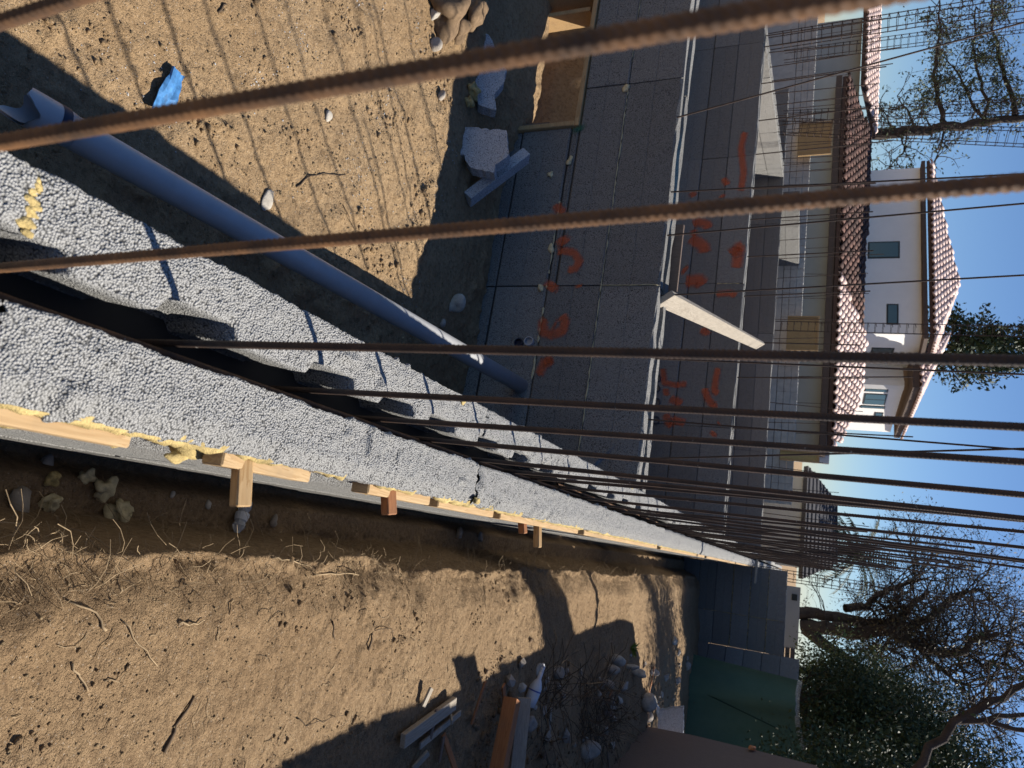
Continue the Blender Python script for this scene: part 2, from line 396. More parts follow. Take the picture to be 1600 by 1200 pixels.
# nailer strip with foam along the trench face of the near wall
def wobble_strip(x0, x1, z0, z1, y0, y1, step, seed, amp):
    mb = MB(); n = max(2, int((y1-y0)/step)); rs = random.Random(seed); ring = []
    for i in range(n+1):
        y = y0+(y1-y0)*i/n; a = [rs.uniform(-amp, amp) for _ in range(6)]
        t = min(1, i*1.0/1.5+.3, (n-i)/1.5+.3)
        ring += [(x0, y, z0+a[0]), (x0+(x1-x0)*t*.8+a[1], y, z0+a[2]), (x0+(x1-x0)*t+a[3], y, (z0+z1)/2+a[4]), (x0+(x1-x0)*t*.7+a[5], y, z1+a[1]), (x0, y, z1+a[2])]
    f = [(i*5+j, i*5+j+1, (i+1)*5+j+1, (i+1)*5+j) for i in range(n) for j in range(4)]
    return mb.add(ring, f).get()
strips = [(.15, .78), (.97, 1.22), (1.44, 1.75), (1.80, 2.2), (2.26, 3.2), (3.3, 5.2), (5.35, 8.0), (8.2, 12.0), (12.2, 17.3)]
for a, b in strips:
    obj('nailer_strip', MB().bbox((WX1-.01, a, -.095), (WX1+.024, b, -.045), .003).get(), 'pine_y', near_wall)
for i, (a, b, w) in enumerate([(.15, .5, .006), (.51, .95, .007), (.98, 1.14, .004), (1.2, 1.32, .004), (1.44, 1.64, .005), (1.74, 2.0, .007), (2.05, 2.4, .005), (2.5, 3.2, .005), (3.3, 5.1, .006), (5.2, 7.2, .006)]):
    obj('foam_seam', wobble_strip(WX1-.012, WX1+w, -.044, -.02, a, b, .012, i, .0045), 'foam', near_wall, smooth=True)
for i, (a, b) in enumerate([(.3, .36), (.57, .66), (.74, .83), (.92, .99), (1.05, 1.12), (1.5, 1.7), (2.1, 2.3), (2.7, 3.1)]):
    obj('foam_seam', wobble_strip(WX1-.012, WX1+.02, -.125, -.095, a, b, .012, 40+i, .006), 'foam', near_wall, smooth=True)
for i, (x, y, z, s) in enumerate([(-.105+.011*q+random.uniform(-.004, .004), .528-.006*(q % 3)+random.uniform(-.004, .004), -.006, random.uniform(.006, .012)) for q in range(3)]+[(-.355+.010*q+random.uniform(-.004, .004), .525+.004*math.sin(q*2), -.006, random.uniform(.006, .013)) for q in range(8)]+[(-.085, 1.945, .004, .018), (-.345, 1.76, .003, .012),
                                  (-.36, 4.0, .003, .02), (WX1+.02, .93, -.11, .018)]):
    obj('foam_blob', lump(300+i, (s*.55, s*1.1, s*.4), 3, .2, 2.6), 'foam', near_wall, loc=(x, y, z))
for i, y in enumerate((2.37, 3.36, 5.7, 8.5, 12.35)): obj('dark_bracket', MB().bbox((WX1-.008, y-.04, -.09), (WX1+.012, y+.04, -.05), .002).get(), 'grout', near_wall)

# ------------------------------------------------------------------ reinforcing bars
def rebar_mesh(L, r=.0056, pitch=.0070, step=.0013, n=20):
    z = np.arange(0, L+step, step); th = np.linspace(0, 2*np.pi, n, endpoint=False)
    Z, T = np.meshgrid(z, th, indexing='ij')
    side = np.where(np.sin(T) >= 0, 1., -1.)
    ph = (Z/pitch+side*1.0*np.cos(T)+np.where(side > 0, 0, .5)) % 1.0
    rib = np.clip(1-np.abs(ph-.5)/.21, 0, 1)
    rib = np.clip(rib*2.2, 0, 1)*np.clip(np.abs(np.sin(T))*2.2, 0, 1)
    lon = np.clip(1-np.abs(np.sin(T))/.3, 0, 1)
    rr = r+.0009*rib+.0010*lon
    v = np.stack([rr*np.cos(T), rr*np.sin(T), Z], -1).reshape(-1, 3); i = np.arange(v.shape[0]).reshape(len(z), n)
    f = np.stack([i[:-1], np.roll(i, -1, 1)[:-1], np.roll(i, -1, 1)[1:], i[1:]], -1).reshape(-1, 4)
    nv = len(v); v = np.vstack([v, [[0, 0, 0], [0, 0, L+step]]])
    ft = np.stack([i[-1], np.roll(i[-1], -1), np.full(n, nv+1), np.full(n, nv+1)], -1)
    me = np_mesh(v, f); me.polygons.foreach_set('use_smooth', [True]*len(me.polygons)); return me
BAR = {'long': rebar_mesh(3.0), 'mid': rebar_mesh(2.2, .0056, .0088, .003, 10), 'thin': rebar_mesh(2.4, .0052, .009, .0045, 8)}
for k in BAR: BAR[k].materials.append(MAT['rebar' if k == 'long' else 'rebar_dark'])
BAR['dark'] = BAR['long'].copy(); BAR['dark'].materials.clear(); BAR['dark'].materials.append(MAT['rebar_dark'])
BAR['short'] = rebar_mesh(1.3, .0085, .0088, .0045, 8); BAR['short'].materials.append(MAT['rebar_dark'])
def bar(kind, base, top, label, group, spin=None, length=None):
    base = Vector(base); top = Vector(top); d = (top-base).normalized()
    o = bpy.data.objects.new('reinforcing_bar', BAR[kind]); C.objects.link(o); o.location = base
    q = Vector((0, 0, 1)).rotation_difference(d); o.rotation_mode = 'QUATERNION'
    o.rotation_quaternion = q @ Euler((0, 0, random.uniform(0, 6.28) if spin is None else spin)).to_quaternion()
    L = {'long': 3.0, 'dark': 3.0, 'mid': 2.2, 'thin': 2.4, 'short': 1.3}[kind]
    if length: o.scale = (1, 1, length/L)
    return tag(o, label, 'rebar', group)
GB = 'upright bars in the near wall'
ords = ['first', 'nearest', 'second', 'third', 'fourth', 'fifth', 'sixth', 'seventh', 'eighth', 'ninth', 'tenth', 'eleventh', 'twelfth', 'thirteenth', 'fourteenth', 'fifteenth', 'sixteenth', 'seventeenth', 'eighteenth', 'nineteenth', 'twentieth', 'twenty-first', 'twenty-second', 'twenty-third', 'twenty-fourth', 'twenty-fifth', 'twenty-sixth']
nth = lambda k: ords[0] if k == 1 else ords[k]
bar('long', (-.285, .27, -.12), (-.358, .30, .34), 'out-of-focus rusty bar cutting only the corner beside the blue scrap', GB)
leans = [(-.030, 0), (-.041, 0), (-.010, 0), (-.009, 0), (-.010, 0), (.004, 0), (.009, 0), (-.007, 0)]
bx = [-.228, -.229, -.228, -.236, -.228, -.220, -.212, -.215]
for i, y in enumerate(BAR_Y):
    if i < len(leans):
        x = bx[i]; lx = leans[i][0]; ly = 0
        lab = ('blurred thick rusty bar crossing in front of the pit, nearest of the wall row' if i == 0 else
               '%s upright ribbed bar along the near wall, counted from the camera' % ords[i+1])
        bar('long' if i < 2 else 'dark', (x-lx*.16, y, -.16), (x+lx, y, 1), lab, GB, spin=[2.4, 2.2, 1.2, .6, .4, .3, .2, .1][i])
    else:
        if y > 17: break
        x = WC+random.uniform(-.012, .014); lx = random.uniform(-.02, .02); ly = random.uniform(-.02, .02)
        H = random.choice([2.05, 2.05, 1.9, 1.7, 2.1]) if y < 7 else random.uniform(1.2, 2.0)
        lab = ('%s upright ribbed bar along the near wall, counted from the camera' % ords[i+1]) if i < 15 else 'dark upright bar in the crowded far stretch of the near wall'
        bar('mid', (x, y, -.16), (x+lx, y+ly, .84), lab, GB, length=H+.16)
        if i > 12 and random.random() < .85:
            bar('mid', (x+random.uniform(-.03, .03), y+.04, -.16), (x+random.uniform(-.05, .04), y+.04+random.uniform(-.05, .05), .84), 'dark upright bar in the crowded far stretch of the near wall', GB, length=H*random.uniform(.6, .95))
# bars lying in the channel
for a, b, dx in ((.22, 3.2, .018), (2.9, 5.9, -.012), (5.6, 8.6, .01)):
    bar('long', (WC+dx, a, -.072), (WC+dx*.4, b, -.066), {.22: 'rusty bar lying in the wall channel at the nearest upright bars', 2.9: 'rusty bar lying in the channel where the cross wall joins', 5.6: 'rusty bar lying in the far part of the channel'}[a], 'bars lying in the channel')

# ------------------------------------------------------------------ cross walls of bead blocks
def block_mesh(L, H, T, top=False, seed=0):
    ch = .010; g = .0035; mid = H/2
    if top:
        wl = T*.34; dp = .15
        prof = [(0, 0), (0, mid-g), (g, mid), (0, mid+g), (0, H-ch), (ch, H), (wl, H), (wl+.012, H-dp), (T-wl-.012, H-dp), (T-wl, H), (T-ch, H), (T, H-ch), (T, 0)]
    else:
        prof = [(0, ch), (0, mid-g), (g, mid), (0, mid+g), (0, H-ch), (ch, H), (T-ch, H), (T, H-ch), (T, ch), (T-ch, 0), (ch, 0)]
    n = len(prof); rs = random.Random(seed); xs = [0]+[L*(k+rs.uniform(-.2, .2))/12 for k in range(1, 12)]+[L] if top else [0, L]
    v = []; amp = .006 if top else .0015
    for x in xs: v += [(x, p[0]+rs.uniform(-amp, amp)*(p[1] > H*.8), p[1]+rs.uniform(-amp, amp)*(p[1] > H*.8)) for p in prof]
    m = len(xs)
    f = [(i*n+(j+1) % n, i*n+j, (i+1)*n+j, (i+1)*n+(j+1) % n) for i in range(m-1) for j in range(n)]
    f += [tuple(range(n)), tuple(reversed(range((m-1)*n, m*n)))]
    return v, f
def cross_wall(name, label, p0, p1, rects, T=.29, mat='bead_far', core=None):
    """p0->p1: line of the front face (left to right as seen), blocks given as (s0, s1, z0, z1, is_top) along it"""
    d = Vector((p1[0]-p0[0], p1[1]-p0[1])); ang = math.atan2(d.y, d.x)
    w = thing(name, label, 'wall', (p0[0], p0[1], 0), (0, 0, ang)); w['kind'] = 'thing'
    for k, (s0, s1, z0, z1, tp) in enumerate(rects):
        obj('block', block_mesh(s1-s0-.009, z1-z0-.008, T, tp, k), mat, w, loc=(s0+.0045, random.uniform(-.006, .006), z0+.004))
    for (s0, s1, z0, z1) in core or []: obj('core', MB().bbox((s0, .012, z0), (s1, T-.012, z1), .005).get(), 'grout', w)
    return w, d.length
def courses(L, ztop, n, first, H=.38, BL=3.05, stagger=.0):
    out = []; segs = [0]; x = first
    while x < L: segs.append(x); x += BL
    segs.append(L)
    for r in range(n):
        for a, b in zip(segs[:-1], segs[1:]): out.append((a, b, ztop-H*(r+1), ztop-H*r, r == 0))
    return out
# wall 1 with the boarded opening
A = (-6.2, 4.12+.06*6.2); B = (-.37, 4.12+.06*.37)
def s1(X): return (X+6.2)*math.hypot(1, .06)
O0, O1 = s1(-4.12), s1(-2.90); OZ0, OZ1 = -1.33, -.70; L1 = s1(-.37); j1 = s1(-1.66); j0 = s1(-3.22)
rects = [(0, j0, -.38, 0, 1), (j0, j1, -.38, 0, 1), (j1, L1, -.38, 0, 1),
         (0, j0, OZ1, -.38, 0), (j0, j1, OZ1, -.38, 0), (j1, L1, -.76, -.38, 0), (O1, j1, -.76, OZ1-.0, 0), (0, O0, -.76, OZ1, 0),
         (0, O0, -1.14, -.76, 0), (O1, j1, -1.14, -.76, 0), (j1, L1, -1.14, -.76, 0),
         (0, O0, -1.52, -1.14, 0), (O0, O1, -1.52, OZ0, 0), (O1, j1, -1.52, -1.14, 0), (j1, L1, -1.52, -1.14, 0)]
cw1, _ = cross_wall('cross_block_wall', 'dark grey block cross wall with a timber-framed opening and orange marks', A, B, rects, core=[(.01, O0-.01, -1.5, -.16), (O1+.01, L1-.01, -1.5, -.16), (O0-.01, O1+.01, OZ1+.01, -.16)])
# timber buck of the opening
buck = thing('timber_opening_frame', 'pine board frame lining the opening in the cross wall', 'frame', cw1.location, cw1.rotation_euler)
t = .04
obj('head_board', MB().bbox((O0+.002, -.02, OZ1-t), (O1-.002, .30, OZ1-.003)).get(), 'pine', buck)
obj('sill_board', MB().bbox((O0+.002, -.02, OZ0+.003), (O1-.002, .30, OZ0+t)).get(), 'pine', buck)
obj('side_board', MB().bbox((O0+.002, -.025, OZ0+t), (O0+t, .30, OZ1-t)).get(), 'pine', buck)
obj('side_board', MB().bbox((O1-t, -.025, OZ0+t), (O1-.002, .30, OZ1-t)).get(), 'pine', buck)
obj('brace_block', MB().bbox((O1-t-.045, .02, OZ0+t+.04), (O1-t-.002, .10, OZ0+t+.34)).get(), 'oldwood', buck)
Mx = Matrix.Translation((O0+t+.09, .12, (OZ0+OZ1)/2)) @ Euler((0, R_(0), R_(6))).to_matrix().to_4x4()
obj('loose_board', MB().bbox((-.018, -.09, -.27), (.018, .09, .24), .003, Mx).get(), 'pine', buck)
obj('front_cleat', MB().bbox((O0+.45, -.075, OZ0-.01), (O0+.95, -.03, OZ0+.05)).get(), 'pine', buck)

L2A = (-9.6, 9.3+.96); L2B = (-.37, 9.3+.037)
w2len = math.hypot(9.23, .923)
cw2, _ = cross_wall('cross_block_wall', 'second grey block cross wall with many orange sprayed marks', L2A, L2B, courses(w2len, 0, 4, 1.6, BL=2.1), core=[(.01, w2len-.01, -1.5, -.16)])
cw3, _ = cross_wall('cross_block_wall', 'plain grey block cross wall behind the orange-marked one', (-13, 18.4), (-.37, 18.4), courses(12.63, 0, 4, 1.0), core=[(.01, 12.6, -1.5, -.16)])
# side walls running away, right faces in the sun
def side_wall(label, p0, p1, ztop, n, T=.29, first=1.4):
    d = math.hypot(p1[0]-p0[0], p1[1]-p0[1]); return cross_wall('side_block_wall', label, p0, p1, courses(d, ztop, n, first), T=T, core=[(.01, d-.01, ztop-.38*n+.02, ztop-.16)])
sw1, _ = side_wall('sunlit side wall joining the second and third cross walls', (-8.25, 10.45), (-10.3, 18.4), 0, 4)
P = at(1228, 330, 19.4); Q = at(1251, 508, 27.5)
sw2, _ = side_wall('sunlit side wall behind the third cross wall', (P.x, 18.8), (Q.x, 27), .42, 5)
# block walls beyond
Lb = 24.; cw4, _ = cross_wall('boundary_block_wall', 'pale grey boundary wall below the stucco house', (-26, 22.6), (-2, 22.6), courses(24, .58, 3, .2, H=.2, BL=.4), T=.25, mat='cmu', core=[(.01, 23.9, -1.6, .36)]); obj('wall_base', MB().bbox((0, .0, -1.6), (24, .25, -.03), .01).get(), 'cmu', cw4)
fw, _ = cross_wall('end_block_wall', 'shaded dark block wall closing the end of the trench', (-.07, 17.5), (1.75, 17.5), courses(1.82, .65, 6, 1.1, BL=1.3), core=[(.01, 1.8, -1.7, .5)])
fw2, _ = cross_wall('end_block_wall', 'taller block wall return beside the green fence', (1.74, 17.47), (2.75, 16.5), courses(1.4, .98, 7, .8, BL=1.3), core=[(.01, 1.39, -1.7, .8)])

# foam seams on wall 1
def seam(parent, s0, s1, z, y=-.004, w=.012, seed=0, vertical=False, mat='foam_pale'):
    rs = random.Random(seed); mb = MB(); n = max(3, int((s1-s0)/.03)); pts = []
    ring = []; 
    for i in range(n+1):
        s = s0+(s1-s0)*i/n; ww = w*rs.uniform(.15, 1) if rs.random() > .18 else .001; c = rs.uniform(-.003, .003)
        for a, dpt in ((-1, .003), (-.4, -.006), (.4, -.006), (1, .003)):
            ring.append((s, y+dpt*min(1, ww/w+.2), z+c+a*ww/2) if not vertical else (z+c+a*ww/2, y+dpt, s))
    f = [(i*4+j, i*4+j+1, (i+1)*4+j+1, (i+1)*4+j) if vertical else (i*4+j+1, i*4+j, (i+1)*4+j, (i+1)*4+j+1) for i in range(n) for j in range(3)]
    return obj('foam_seam', (ring, f), mat, parent)
seam(cw1, s1(-3.2), L1, -.38, seed=1); seam(cw1, .3, s1(-3.4), -.38, seed=2, w=.007)
seam(cw1, j1-.02, j1+.02, -.76, seed=4, w=.02); seam(cw1, s1(-1.5), s1(-1.0), -.76, seed=5, w=.02)
seam(cw1, -.38, -.01, j1, seed=6, w=.01, vertical=True)
seam(cw1, s1(-2.3), s1(-1.75), -.76, seed=8, w=.014)
for k, (X, z, s) in enumerate([(-2.62, -.735, .02), (-2.52, -.86, .016), (-1.93, -.77, .02), (-3.18, -.40, .022), (-1.64, -.80, .018)]):
    obj('foam_blob', lump(400+k, (s*1.5, s*.5, s), 2, .3, 2.2), 'foam_pale', cw1, loc=(s1(X), -.006, z))
seam(cw2, 2.2, 2.22, -.2, seed=1); seam(cw2, -.36, -.06, 1.6+2.1*2+.003, seed=3, w=.02, vertical=True)
for k in (0, 1, 2): seam(fw, .02, 1.8, .65-.38*(k+1), seed=20+k, w=.014, mat='foam')
seam(fw, -1.1, .6, 1.1, seed=25, w=.014, vertical=True, mat='foam')

# ------------------------------------------------------------------ orange spray-paint marks (flat paint on the blocks)
def m_spray(name, c):
    k = NT(name, rough=.7); k.color(k.mix(k.noise(40, 4), c, tuple(x*.6 for x in c)))
    at_ = k.n('ShaderNodeAttribute', attribute_name='cover'); n = k.noise(48, 6, .9); n2 = k.noise(9, 5, .7)
    a = k.math('MULTIPLY', at_.outputs['Fac'], k.math('ADD', k.math('MULTIPLY', n, 1.9), k.math('MULTIPLY', n2, 1.0)))
    fac = k.ramp(a, [(.38, (0, 0, 0)), (1.0, (.55, .55, .55))])
    k.l(fac, k.b.inputs['Alpha']); return k.m
MAT['orange'] = m_spray('orange_spray_paint', (.68, .13, .035)); MAT['green_paint'] = m_spray('green_spray_paint', (.02, .16, .10)); MAT['blue_paint'] = m_spray('blue_spray_paint', (.05, .16, .33))
def spray(parent, pts, w, mat='orange', y=-.008):
    """pts: polyline in wall coordinates (s, z)"""
    P = [Vector((a, b)) for a, b in pts]; Q = [P[0]]
    for a, b in zip(P[:-1], P[1:]):
        n = max(1, int((b-a).length/.02)); Q += [a+(b-a)*k/n for k in range(1, n+1)]
    v = []; cov = []; n = len(Q)
    for i, p in enumerate(Q):
        t = Q[min(i+1, n-1)]-Q[max(i-1, 0)]; nn = Vector((-t.y, t.x)).normalized() if t.length > 0 else Vector((0, 1))
        e = 0 if i in (0, n-1) else 1
        for o_, c in ((-1, 0), (-.5, .5), (0, 1), (.5, .5), (1, 0)):
            q = p+nn*o_*w; v.append((q.x, y, q.y)); cov.append(c*e)
    f = [(i*5+j, i*5+j+1, (i+1)*5+j+1, (i+1)*5+j) for i in range(n-1) for j in range(4)]
    o = obj('paint_mark', (v, f), mat, parent); a = o.data.attributes.new('cover', 'FLOAT', 'POINT'); a.data.foreach_set('value', cov); return o
def wpt(wall, x, y):
    """a point of the photograph as (s, z) on a wall's front face"""
    ang = wall.rotation_euler.z; n = np.array([-math.sin(ang), math.cos(ang), 0]); p0 = np.array(wall.location); d = ray(x, y)
    p = CO+d*(((p0-CO)@n)/(d@n)); return ((p[0]-p0[0])*math.cos(ang)+(p[1]-p0[1])*math.sin(ang), p[2])
def sp(wall, pix, w, mat='orange'): return spray(wall, [wpt(wall, *p) for p in pix], w*1.7, mat)
sp(cw1, [(868, 318), (874, 328), (884, 334)], .035); sp(cw1, [(934, 306), (937, 312)], .02)
sp(cw1, [(868, 398), (880, 392), (898, 396), (906, 408), (900, 420), (885, 424)], .03); sp(cw1, [(874, 370), (886, 384)], .05); sp(cw1, [(868, 440), (856, 456)], .055); sp(cw1, [(903, 444), (907, 452)], .03)
sp(cw1, [(856, 496), (848, 506), (850, 520), (862, 524), (880, 518), (884, 502), (876, 492)], .035); sp(cw1, [(862, 508), (872, 510)], .05)
sp(cw1, [(866, 558), (852, 566), (846, 578), (840, 590)], .035); sp(cw1, [(848, 566), (868, 568)], .03)
sp(cw1, [(903, 196), (908, 208)], .05, 'green_paint'); sp(cw1, [(932, 718), (940, 726)], .12, 'blue_paint')
for pix, w in [([(1082, 352), (1092, 347), (1104, 350), (1108, 358)], .07), ([(1078, 372), (1090, 378), (1100, 386), (1102, 396)], .09), ([(1085, 358), (1084, 370)], .05), ([(1066, 420), (1074, 424)], .08),
               ([(1070, 440), (1092, 438), (1100, 446)], .1), ([(1140, 398), (1150, 390), (1156, 384), (1150, 420)], .08), ([(1118, 460), (1140, 458), (1152, 462)], .05),
               ([(1094, 515), (1104, 519), (1108, 515)], .06), ([(1036, 575), (1038, 598), (1056, 602), (1074, 600)], .045), ([(1046, 622), (1060, 628), (1066, 632)], .06), ([(1040, 606), (1042, 620)], .045),
               ([(1040, 646), (1046, 664), (1054, 656), (1072, 662)], .055), ([(1100, 606), (1106, 622), (1114, 634), (1122, 632)], .05), ([(1122, 574), (1118, 596), (1116, 612), (1124, 616)], .045),
               ([(1112, 682), (1118, 674)], .05), ([(1120, 664), (1126, 660)], .05), ([(1164, 206), (1158, 232), (1162, 270), (1158, 300)], .05), ([(1130, 278), (1138, 290)], .05), ([(1080, 300), (1086, 308)], .06), ([(1126, 304), (1130, 310)], .05)]:
    sp(cw2, pix, w)
# round pipe sleeves in wall 2 and wall 1
def sleeve(parent, wall, x, y, r, mat='pipe_dark'):
    s, z = wpt(wall, x, y); mb = MB(); n = 16
    v = [(s+math.cos(2*math.pi*k/n)*rr, yy, z+math.sin(2*math.pi*k/n)*rr) for rr, yy in ((r, -.006), (r, -.03), (r*.82, -.03), (r*.82, -.004)) for k in range(n)]
    f = [(i*n+j, i*n+(j+1) % n, (i+1)*n+(j+1) % n, (i+1)*n+j) for i in range(3) for j in range(n)]+[tuple(range(3*n, 4*n))]
    return obj('pipe_sleeve', (v, f), mat, parent)
for y, x in ((592, 1027), (608, 1026), (629, 1026), (657, 1025)): sleeve(cw2, cw2, x, y, .055)
sleeve(cw1, cw1, 828, 535, .032, 'pipe'); sleeve(cw1, cw1, 812, 537, .03)

# ------------------------------------------------------------------ bars standing in the cross walls
G1 = 'bars standing in the first cross wall'
def dir_bar(px, qx, Y, kind, label, group, length, z0=0.):
    b = at(*px, Y); tpt = at(*qx, Y); b = b+(tpt-b)*((z0-.12-b.z)/(tpt.z-b.z)); return bar(kind, b, tpt, label, group, length=length)
for px, qx, lab in [((1060, 183), (1600, 35), 'bar leaning far left out of the first cross wall above the opening'), ((1048, 300), (1600, 272), 'bar half hidden behind the second bar of the near wall row'),
                    ((1040, 368), (1600, 318), 'slim bar of the first cross wall passing the house window'), ((1030, 462), (1600, 430), 'slim bar of the first cross wall beside the pale diagonal board'),
                    ((1008, 655), (1600, 703), 'slim bar of the first cross wall right of the pipe sleeves'), ((1003, 717), (1600, 701), 'slim bar leaning left nearest the junction of the two walls'), ((1018, 560), (1600, 585), 'slim bar of the first cross wall hidden beside the third near bar')]:
    dir_bar(px, qx, 4.3, 'thin', lab, G1, 2.4)
n = 0
for n_, X in enumerate(np.arange(-9.2, -.8, .62)):
    x = X+random.uniform(-.1, .1); y = 9.3-.1*x+.145
    bar('short', (x, y, -.12), (x+random.uniform(-.05, .03), y, .9), nth(n_+1)+' thin bar from the left in the second cross wall', 'bars standing in the second cross wall', length=random.uniform(1.5, 2.3))
for n_, X in enumerate(np.arange(-12.4, -.8, .55)):
    x = X+random.uniform(-.06, .06); bar('short', (x, 18.55, -.12), (x+random.uniform(-.06, .06), 18.55, .9), nth(n_+1)+' thin bar from the left in the third cross wall', 'bars standing in the third cross wall', length=random.uniform(1.2, 2.6))
for k in range(14):
    t_ = k/13; x = -8.25+(-10.3+8.25)*t_-.14; y = 10.45+7.95*t_; bar('short', (x, y, -.12), (x+random.uniform(-.06, .04), y, .9), nth(k+1)+' thin bar from the near end of the sunlit side wall', 'bars standing in the side wall', length=random.uniform(1.4, 2.2))
for k in range(26):
    x = -24+.86*k+random.uniform(-.1, .1); bar('short', (x, 22.72, .45), (x+random.uniform(-.04, .04), 22.72, 1.4), nth(k+1)+' thin bar from the left in the pale boundary wall', 'bars standing in the boundary wall', length=random.uniform(.9, 1.5))
# column cages
def cage(px, qx, Y, w, H, label, tie=.16, z0=0., lean=0):
    b = at(*px, Y); tpt = at(*qx, Y); d = (tpt-b).normalized(); b = b+d*((z0-.1-b.z)/d.z)
    c = thing('column_cage', label, 'rebar cage', b, group='rebar column cages'); c.rotation_mode = 'QUATERNION'; c.rotation_quaternion = Vector((0, 0, 1)).rotation_difference(d) @ Euler((0, 0, R_(20))).to_quaternion()
    rb = MB().tube([(0, 0, 0), (0, 0, H)], .009, 5).get()
    me = None
    for sx in (-1, 1):
        for sy in (-1, 1):
            o = obj('upright_bar', me or rb, 'rebar_dark', c, loc=(sx*w/2, sy*w/2, 0)); me = o.data
    tm = None; z = .25
    h = w/2+.011; tie_m = MB().tube([(-h, -h, 0), (h, -h, 0), (h, h, 0), (-h, h, 0), (-h, -h, 0), (-h+.1, -h+.03, .03)], .0055, 4).get()
    while z < H-.1:
        o = obj('tie', tm or tie_m, 'rebar_dark', c, loc=(0, 0, z)); tm = o.data; z += tie*random.uniform(.85, 1.15)
    return c
cage((1330, 45), (1600, 2), 12, .22, 5.4, 'tall tied bar cage standing farthest left before the leafy tree')
cage((1330, 75), (1600, 40), 17, .24, 6.2, 'thin tied bar cage next to the farthest left one')
cage((1340, 178), (1600, 165), 18.2, .28, 6.0, 'tied bar cage just left of the big tree trunk')
cage((1340, 203), (1600, 215), 15, .3, 5.6, 'wide tied bar cage right of the big tree trunk')
cage((1340, 512), (1600, 518), 19.0, .24, 6.6, 'tied bar cage standing at the corner of the white house')
cage((1290, 909), (1600, 957), 18.8, .2, 6.0, 'tied bar cage rising in front of the bare oak')

#@@DETAIL
# ------------------------------------------------------------------ things on the near wall
def board(name, label, a, b, w, t, mat, cat='board', group=None, roll=0.):
    """a straight board from a to b, width w, thickness t"""
    a = Vector(a); b = Vector(b); d = b-a; L = d.length
    o = obj(name, MB().bbox((0, -w/2, -t/2), (L, w/2, t/2), .003).get(), mat, loc=a)
    q = d.to_track_quat('X', 'Z'); o.rotation_mode = 'QUATERNION'; o.rotation_quaternion = q @ Euler((roll, 0, 0)).to_quaternion()
    return tag(o, label, cat, group)
GS = 'short lumber stubs on the trench face'
for y, l, z, m, lab in [(1.03, .07, -.06, 'pine', 'largest pale lumber stub sticking out over the trench'), (1.545, .045, -.06, 'fir', 'reddish lumber stub sticking out, second from the camera'),
                        (2.52, .04, -.07, 'fir', 'short stub before the far pair of wall pegs'), (2.70, .085, -.07, 'pine', 'longer peg of the far pair sticking out over the trench')]:
    board('lumber_stub', lab, (WX1-.01, y, z), (WX1+.02+l, y+.01, z+.012), (.03 if y < 2 else .022), .03, m, 'stub', GS, roll=.35)
board('cross_board', 'board laid across the far end of the near wall', (-.34, 16.7, .035), (.28, 16.75, .02), .14, .04, 'pine_pale')
board('brace_board', 'pale weathered board leaning from the first cross wall to the second', onz(1038, 466, .02), at(1187, 540, 9.55), .13, .04, 'pine_pale', roll=1.0)
board('edge_board', 'brown board on edge behind the top of the first cross wall', at(1058, 352, 4.62), at(1046, 460, 4.60), .03, .10, 'oldwood', roll=0.)
obj_ = obj('plastic_strip', MB().add([(s1(-2.9), .115, -.02), (s1(-2.15), .115, -.015), (s1(-2.15), .175, -.05), (s1(-2.9), .175, -.06), (s1(-2.9), .115, -.026), (s1(-2.15), .115, -.021), (s1(-2.15), .175, -.056), (s1(-2.9), .175, -.066)],
    [(0, 1, 2, 3), (7, 6, 5, 4), (0, 4, 5, 1), (2, 6, 7, 3), (1, 5, 6, 2), (0, 3, 7, 4)]).get(), m_plain('blue_liner', (.06, .2, .42), .4), loc=cw1.location, rot=cw1.rotation_euler)
tag(obj_, 'blue plastic strip lying in the channel of the first cross wall', 'plastic strip')

# ------------------------------------------------------------------ pit: pipe, scraps, broken blocks
pa = Vector((-.945, 1.05, -1.085)); pb = Vector((-.955, 4.20, -.83)); pd = (pb-pa).normalized()
pipe = thing('drain_pipe', 'long grey plastic drain pipe slanting into the cross wall', 'pipe', pa); pipe.rotation_mode = 'QUATERNION'; pipe.rotation_quaternion = Vector((0, 0, 1)).rotation_difference(pd)
PL = (pb-pa).length
def ringtube(rings, n=28, jag=None):
    v = []; 
    for k, (r, z) in enumerate(rings):
        for j in range(n): v.append((r*math.cos(2*math.pi*j/n), r*math.sin(2*math.pi*j/n), z+(jag[j % len(jag)] if jag and k in (0, len(rings)-1) else 0)))
    m = len(rings); f = [(i*n+j, i*n+(j+1) % n, (i+1)*n+(j+1) % n, (i+1)*n+j) for i in range(m-1) for j in range(n)]; return v, f
jag = [0, -.004, -.012, -.03, -.05, -.052, -.04, -.01, .004, .006, .0, -.006, .012, .03, .034, .012, -.01, -.02, -.024, -.03, -.034, -.02, -.008, .01, .014, .006, .002, .0]
rp = .049
obj('pipe_body', ringtube([(rp, .12), (rp, PL+.12), (rp-.005, PL+.12), (rp-.005, .12)]), 'pipe', pipe, smooth=True)
obj('broken_collar', ringtube([(rp+.004, .02), (rp+.005, .10), (rp+.001, .135), (rp-.002, .12), (rp-.003, .02)], jag=jag), 'pipe', pipe, smooth=True)
obj('dark_band', ringtube([(rp+.0055, .082), (rp+.0062, .086), (rp+.0062, .104), (rp+.0055, .108)]), 'pipe_dark', pipe, smooth=True)
def floor_at(x, y, zf, z0=-1.22):
    z = z0
    for _ in range(6):
        p = onz(x, y, z); z = float(zf(np.array(p.x), np.array(p.y)))
    return Vector((p.x, p.y, z))
pit = lambda x, y: floor_at(x, y, pit_z)
bank = lambda x, y: floor_at(x, y, bank_z, -.9)

